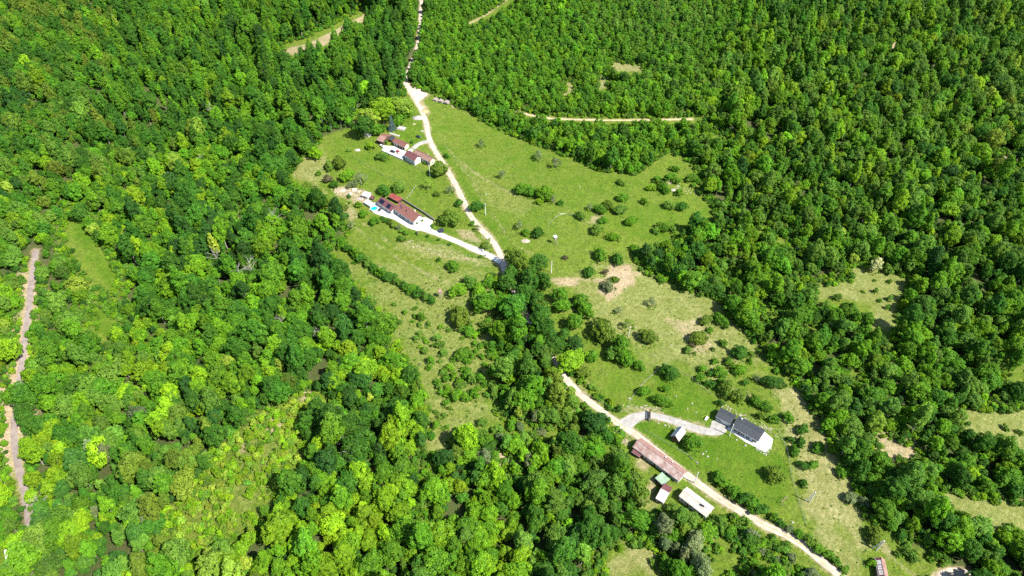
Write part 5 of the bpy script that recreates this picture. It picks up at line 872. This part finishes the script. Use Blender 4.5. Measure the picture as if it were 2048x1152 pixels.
old = [c for c in rest if not inside(YOUNG, np.array([c['x']]), np.array([c['y']]))[0]]; yng = [c for c in rest if inside(YOUNG, np.array([c['x']]), np.array([c['y']]))[0]]
stand('forest', 'dense mature broadleaf forest covering the slopes all round the clearing', old, ('round', 'tall', 'young', 'pointed'))
stand('young_forest', 'dense even young forest beyond the long meadow', yng, ('young',))
und = [dict(kind='shrub', pi=int(rng.integers(5)), x=float(a_), y=float(b_), z=float(hz(a_, b_)), s=rng.uniform(.4, 1.25), st=rng.uniform(.8, 1.3), rz=rng.uniform(0, 6.28), tint=jit((('yellow', 'bright', 'lime', 'moss', 'yellow', 'lime') if g_ else ('mid', 'bright', 'moss', 'yellow', 'deep', 'moss'))[rng.integers(6)])) for a_, b_, g_ in zip(ux, uy, inside(MEADOWS[8], ux, uy))]
# coarse tufts and seedlings on the pastures
gx = rng.uniform(-330, 420, 60000); gy = rng.uniform(110, 560, 60000); k = inside(MEADOWS[0], gx, gy); gx, gy = gx[k], gy[k]; ppx, ppy, _ = PIX(gx, gy, hz(gx, gy))
scr = inside(np.array([(680,540),(1000,560),(1050,650),(1000,800),(900,900),(830,820),(760,620)], float), ppx, ppy); lawn = inside(np.array([(1240,820),(1330,728),(1420,790),(1560,900),(1590,1030),(1540,1030),(1300,885)], float), ppx, ppy)
keep = rng.uniform(0, 1, len(gx)) < np.where(scr, .5, np.where(lawn, .03, .24)) * np.where(vnoise(gx, gy, 14, 31) > .5, 1, .35)
for k_, (P_, w_) in ROADS.items(): keep &= dist_line(P_[::3], gx, gy) > w_ / 2 + .8
keep &= ~inside(np.array([(735,400),(870,400),(1010,500),(1005,535),(860,480),(735,430)], float), ppx, ppy) & ~inside(np.array([(740,255),(880,300),(870,335),(755,305)], float), ppx, ppy) & ~inside(np.array([(1250,870),(1440,1010),(1420,1040),(1300,990)], float), ppx, ppy) & ~inside(np.array([(1415,820),(1470,815),(1560,880),(1530,915),(1420,870)], float), ppx, ppy)
und += [dict(kind='shrub', pi=int(rng.integers(5)), x=float(a_), y=float(b_), z=float(hz(a_, b_)), s=(rng.uniform(.1, .26) if not s_ else rng.uniform(.12, .42)), st=rng.uniform(.5, .9), rz=rng.uniform(0, 6.28), tint=jit(('moss', 'olive', 'mid', 'moss', 'grey')[rng.integers(5)])) for a_, b_, s_ in zip(gx[keep], gy[keep], scr[keep])]
for c in TREES:      # long grass and brambles round the foot of bushes and meadow trees
    if c['fam'] in ('meadow', 'scrub'):
        R_ = PROTO[c['kind']][c['pi']][2] * c['s']
        for _ in range(int(6 + R_ * 2)):
            a_, q_ = rng.uniform(0, 6.28), R_ * rng.uniform(.6, 1.35); xx, yy = c['x'] + q_ * math.cos(a_), c['y'] + q_ * math.sin(a_)
            und.append(dict(kind='shrub', pi=int(rng.integers(5)), x=xx, y=yy, z=float(hz(xx, yy)), s=rng.uniform(.12, .38), st=rng.uniform(.5, 1.0), rz=rng.uniform(0, 6.28), tint=jit(('moss', 'olive', 'mid', 'bright')[rng.integers(4)])))
ua, ub = np.array([c['x'] for c in und]), np.array([c['y'] for c in und]); ok = np.ones(len(und), bool)
for k_, (P_, w_) in ROADS.items(): ok &= dist_line(P_[::3], ua, ub) > w_ / 2 + .6
und = [c for c, o_ in zip(und, ok) if o_]
stand('undergrowth', 'low undergrowth, weeds and tufts along forest edges and pastures', und, ('shrub',), False)

# landmarks the labels refer to
LM = [(800,285,'the farmyard'),(782,250,'the silvery spruce'),(878,338,'the farm power pole'),(812,425,'the house with the pool'),(700,388,'the rubble heap'),(882,461,'the trampoline'),(970,430,'the lane bend power pole'),(905,533,'the slope below the concrete driveway'),
 (1110,480,'the hunting stand on the pasture'),(1240,560,'the bare earth patch'),(1102,545,'the pole above the bare track'),(880,587,'the hunting stand in the scrub'),(1300,828,'the drive gate'),(1355,868,'the small grey barn'),(1480,850,'the charcoal-roofed house'),(1530,890,'the white terrace'),
 (1320,920,'the long red roof'),(1325,957,'the green shed'),(1335,990,'the half red shed'),(1393,1003,'the white roofed house'),(1762,1135,'the rusty roofed shed'),(1619,1005,'the pole in the dry strip'),(1752,1101,'the leaning pole near the rusty shed'),(1565,1000,'the swing frame'),(1107,742,'the blue car'),
 (1740,590,'the beige forest clearing'),(880,201,'the log stack'),(1268,330,'the tip of the young forest'),(1360,360,'the stony corner of the meadow'),(55,620,'the upper asphalt road'),(30,860,'the lower asphalt road'),(200,500,'the bright valley strip'),(10,1110,'the white plank in the valley'),
 (560,850,'the upper pale gully'),(420,1000,'the lower pale gully'),(850,1000,'the shaded grass glade'),(1010,925,'the round bare patch'),(1250,1120,'the bottom glade'),(1480,1110,'the scrubby bottom field'),(1990,870,'the beige pasture'),(1950,1030,'the lower beige pasture'),(1800,910,'the brown soil patch'),(1910,1143,'the pale sandy road'),
 (960,745,'the scrub pasture'),(925,690,'the biggest round bush of the scrub pasture'),(919,632,'the large olive bush'),(965,595,'the bright bush cluster'),(890,850,'the pale tongue of the pasture'),(800,640,'the forest side of the scrub pasture'),(1000,865,'the grass lane through the bushes'),(870,700,'the thicket left of the round bush'),(1700,500,'the cream thicket'),(985,650,'the shrubs beside the dark tree line'),(1440,700,'the old orchard'),(1150,650,'the dark trees over the lane'),(730,1000,'the dead trees by the glade'),(560,1120,'the yellow-green wood at the bottom'),(200,1100,'the bottom corner by the valley'),(1100,1120,'the middle of the bottom edge'),(960,1060,'the wood right of the glade'),(1150,960,'the wood behind the olive tree'),
 (1640,700,'the wooded edge beside the orchard'),(1700,850,'the wooded edge beside the dry strip'),(1880,700,'the slope below the beige clearing'),(1880,960,'the wood between the beige pastures'),(300,860,'the tall wood above the lower gully'),(660,760,'the wood beside the scrub pasture'),(420,520,'the dead trees of the upper wood'),(130,950,'the bend of the asphalt road'),(320,1110,'the pale lime trees at the bottom'),(1240,700,'the pole beside the pasture thicket'),
 (1060,380,'the tree row on the long meadow'),(1220,440,'the orchard rows beyond the stand'),(1380,540,'the hedge above the pasture'),(760,550,'the hedge on the slope'),(650,395,'the olive row at the forest edge'),(1470,985,'the hedge along the lane'),(1620,1080,'the low hedge by the lower lane')]
LMXY = np.array([(l[0], l[1]) for l in LM], float)
ORD = 'nearest second third fourth fifth sixth seventh eighth ninth tenth eleventh twelfth thirteenth fourteenth fifteenth sixteenth seventeenth eighteenth nineteenth twentieth'.split()
def ordinal(n):
    if n < 20: return ORD[n] if n else 'first'
    return ('twenty', 'thirty', 'forty', 'fifty', 'sixty')[min(4, n // 10 - 2)] + '-' + 'first second third fourth fifth sixth seventh eighth ninth tenth'.split()[n % 10]
NOUN = {'round': 'tree', 'low': 'tree', 'tall': 'tree', 'pointed': 'tree', 'young': 'tree', 'shrub': 'shrub', 'sparse': 'tree', 'dead': 'tree', 'spruce': 'tree'}
buckets = {}
for c in TREES:
    c['noun'] = NOUN[c['kind']]
    d = np.hypot(LMXY[:, 0] - c['px'], LMXY[:, 1] - c['py']); j = int(np.argmin(d)); buckets.setdefault((j, c['noun']), []).append((float(d[j]), c))
NAME = {'round': 'broadleaf_tree', 'low': 'bushy_tree', 'tall': 'tall_tree', 'pointed': 'tall_tree', 'young': 'young_tree', 'shrub': 'shrub', 'sparse': 'fruit_tree', 'dead': 'dead_tree', 'spruce': 'spruce_tree'}
WORD = {'round': 'broad-crowned tree', 'low': 'bushy tree', 'tall': 'tall tree', 'pointed': 'pointed tall tree', 'young': 'young tree', 'shrub': 'shrub', 'sparse': 'thin-leaved tree', 'dead': 'bare dead tree', 'spruce': 'spruce tree'}
GROUPS = {'forest': 'larger trees of the surrounding forest', 'meadow': 'trees and bushes standing on the meadows', 'garden': 'bushes of the gardens', 'scrub': 'shrubs of the pasture thickets', 'dead': 'dead trees in the woods'}
for (j, noun), L_ in buckets.items():
    L_.sort(key=lambda t: t[0])
    for n, (_, c) in enumerate(L_):
        lab = f"{TONE_WORD[c['tone']] if c['kind'] != 'dead' else 'grey'} {WORD[c['kind']]}, {ordinal(n)} {noun} out from {LM[j][2]}"
        crown, trunk = PROTO[c['kind']][c['pi']][:2]; nm = NAME[c['kind']] if c['fam'] != 'forest' else ('tall_forest_tree' if c['kind'] in ('tall', 'pointed') else 'forest_tree'); cat = 'shrub' if noun == 'shrub' else ('dead tree' if c['kind'] == 'dead' else ('forest tree' if c['fam'] == 'forest' else 'tree'))
        if c['kind'] == 'dead':
            e = link(nm, trunk); tag(e, lab, cat, GROUPS[c['fam']])
        elif c['kind'] == 'shrub':
            e = link(nm, crown); tag(e, lab, cat, GROUPS[c['fam']]); e['tint'] = [float(v) for v in c['tint']]
        else:
            e = empty(nm, (0, 0, 0), 0, lab, cat, GROUPS[c['fam']]); link('trunk', trunk, e); f = link('crown', crown, e); f['tint'] = [float(v) for v in c['tint']]
        e.location = (c['x'], c['y'], c['z']); e.rotation_euler = (0, 0, c['rz']); q_ = 1 + .22 * math.sin(c['x'] * 12.9 + c['y'] * 7.3) if c['fam'] != 'dead' else 1; e.scale = (c['s'] * q_, c['s'] / q_, c['s'] * c['st'])
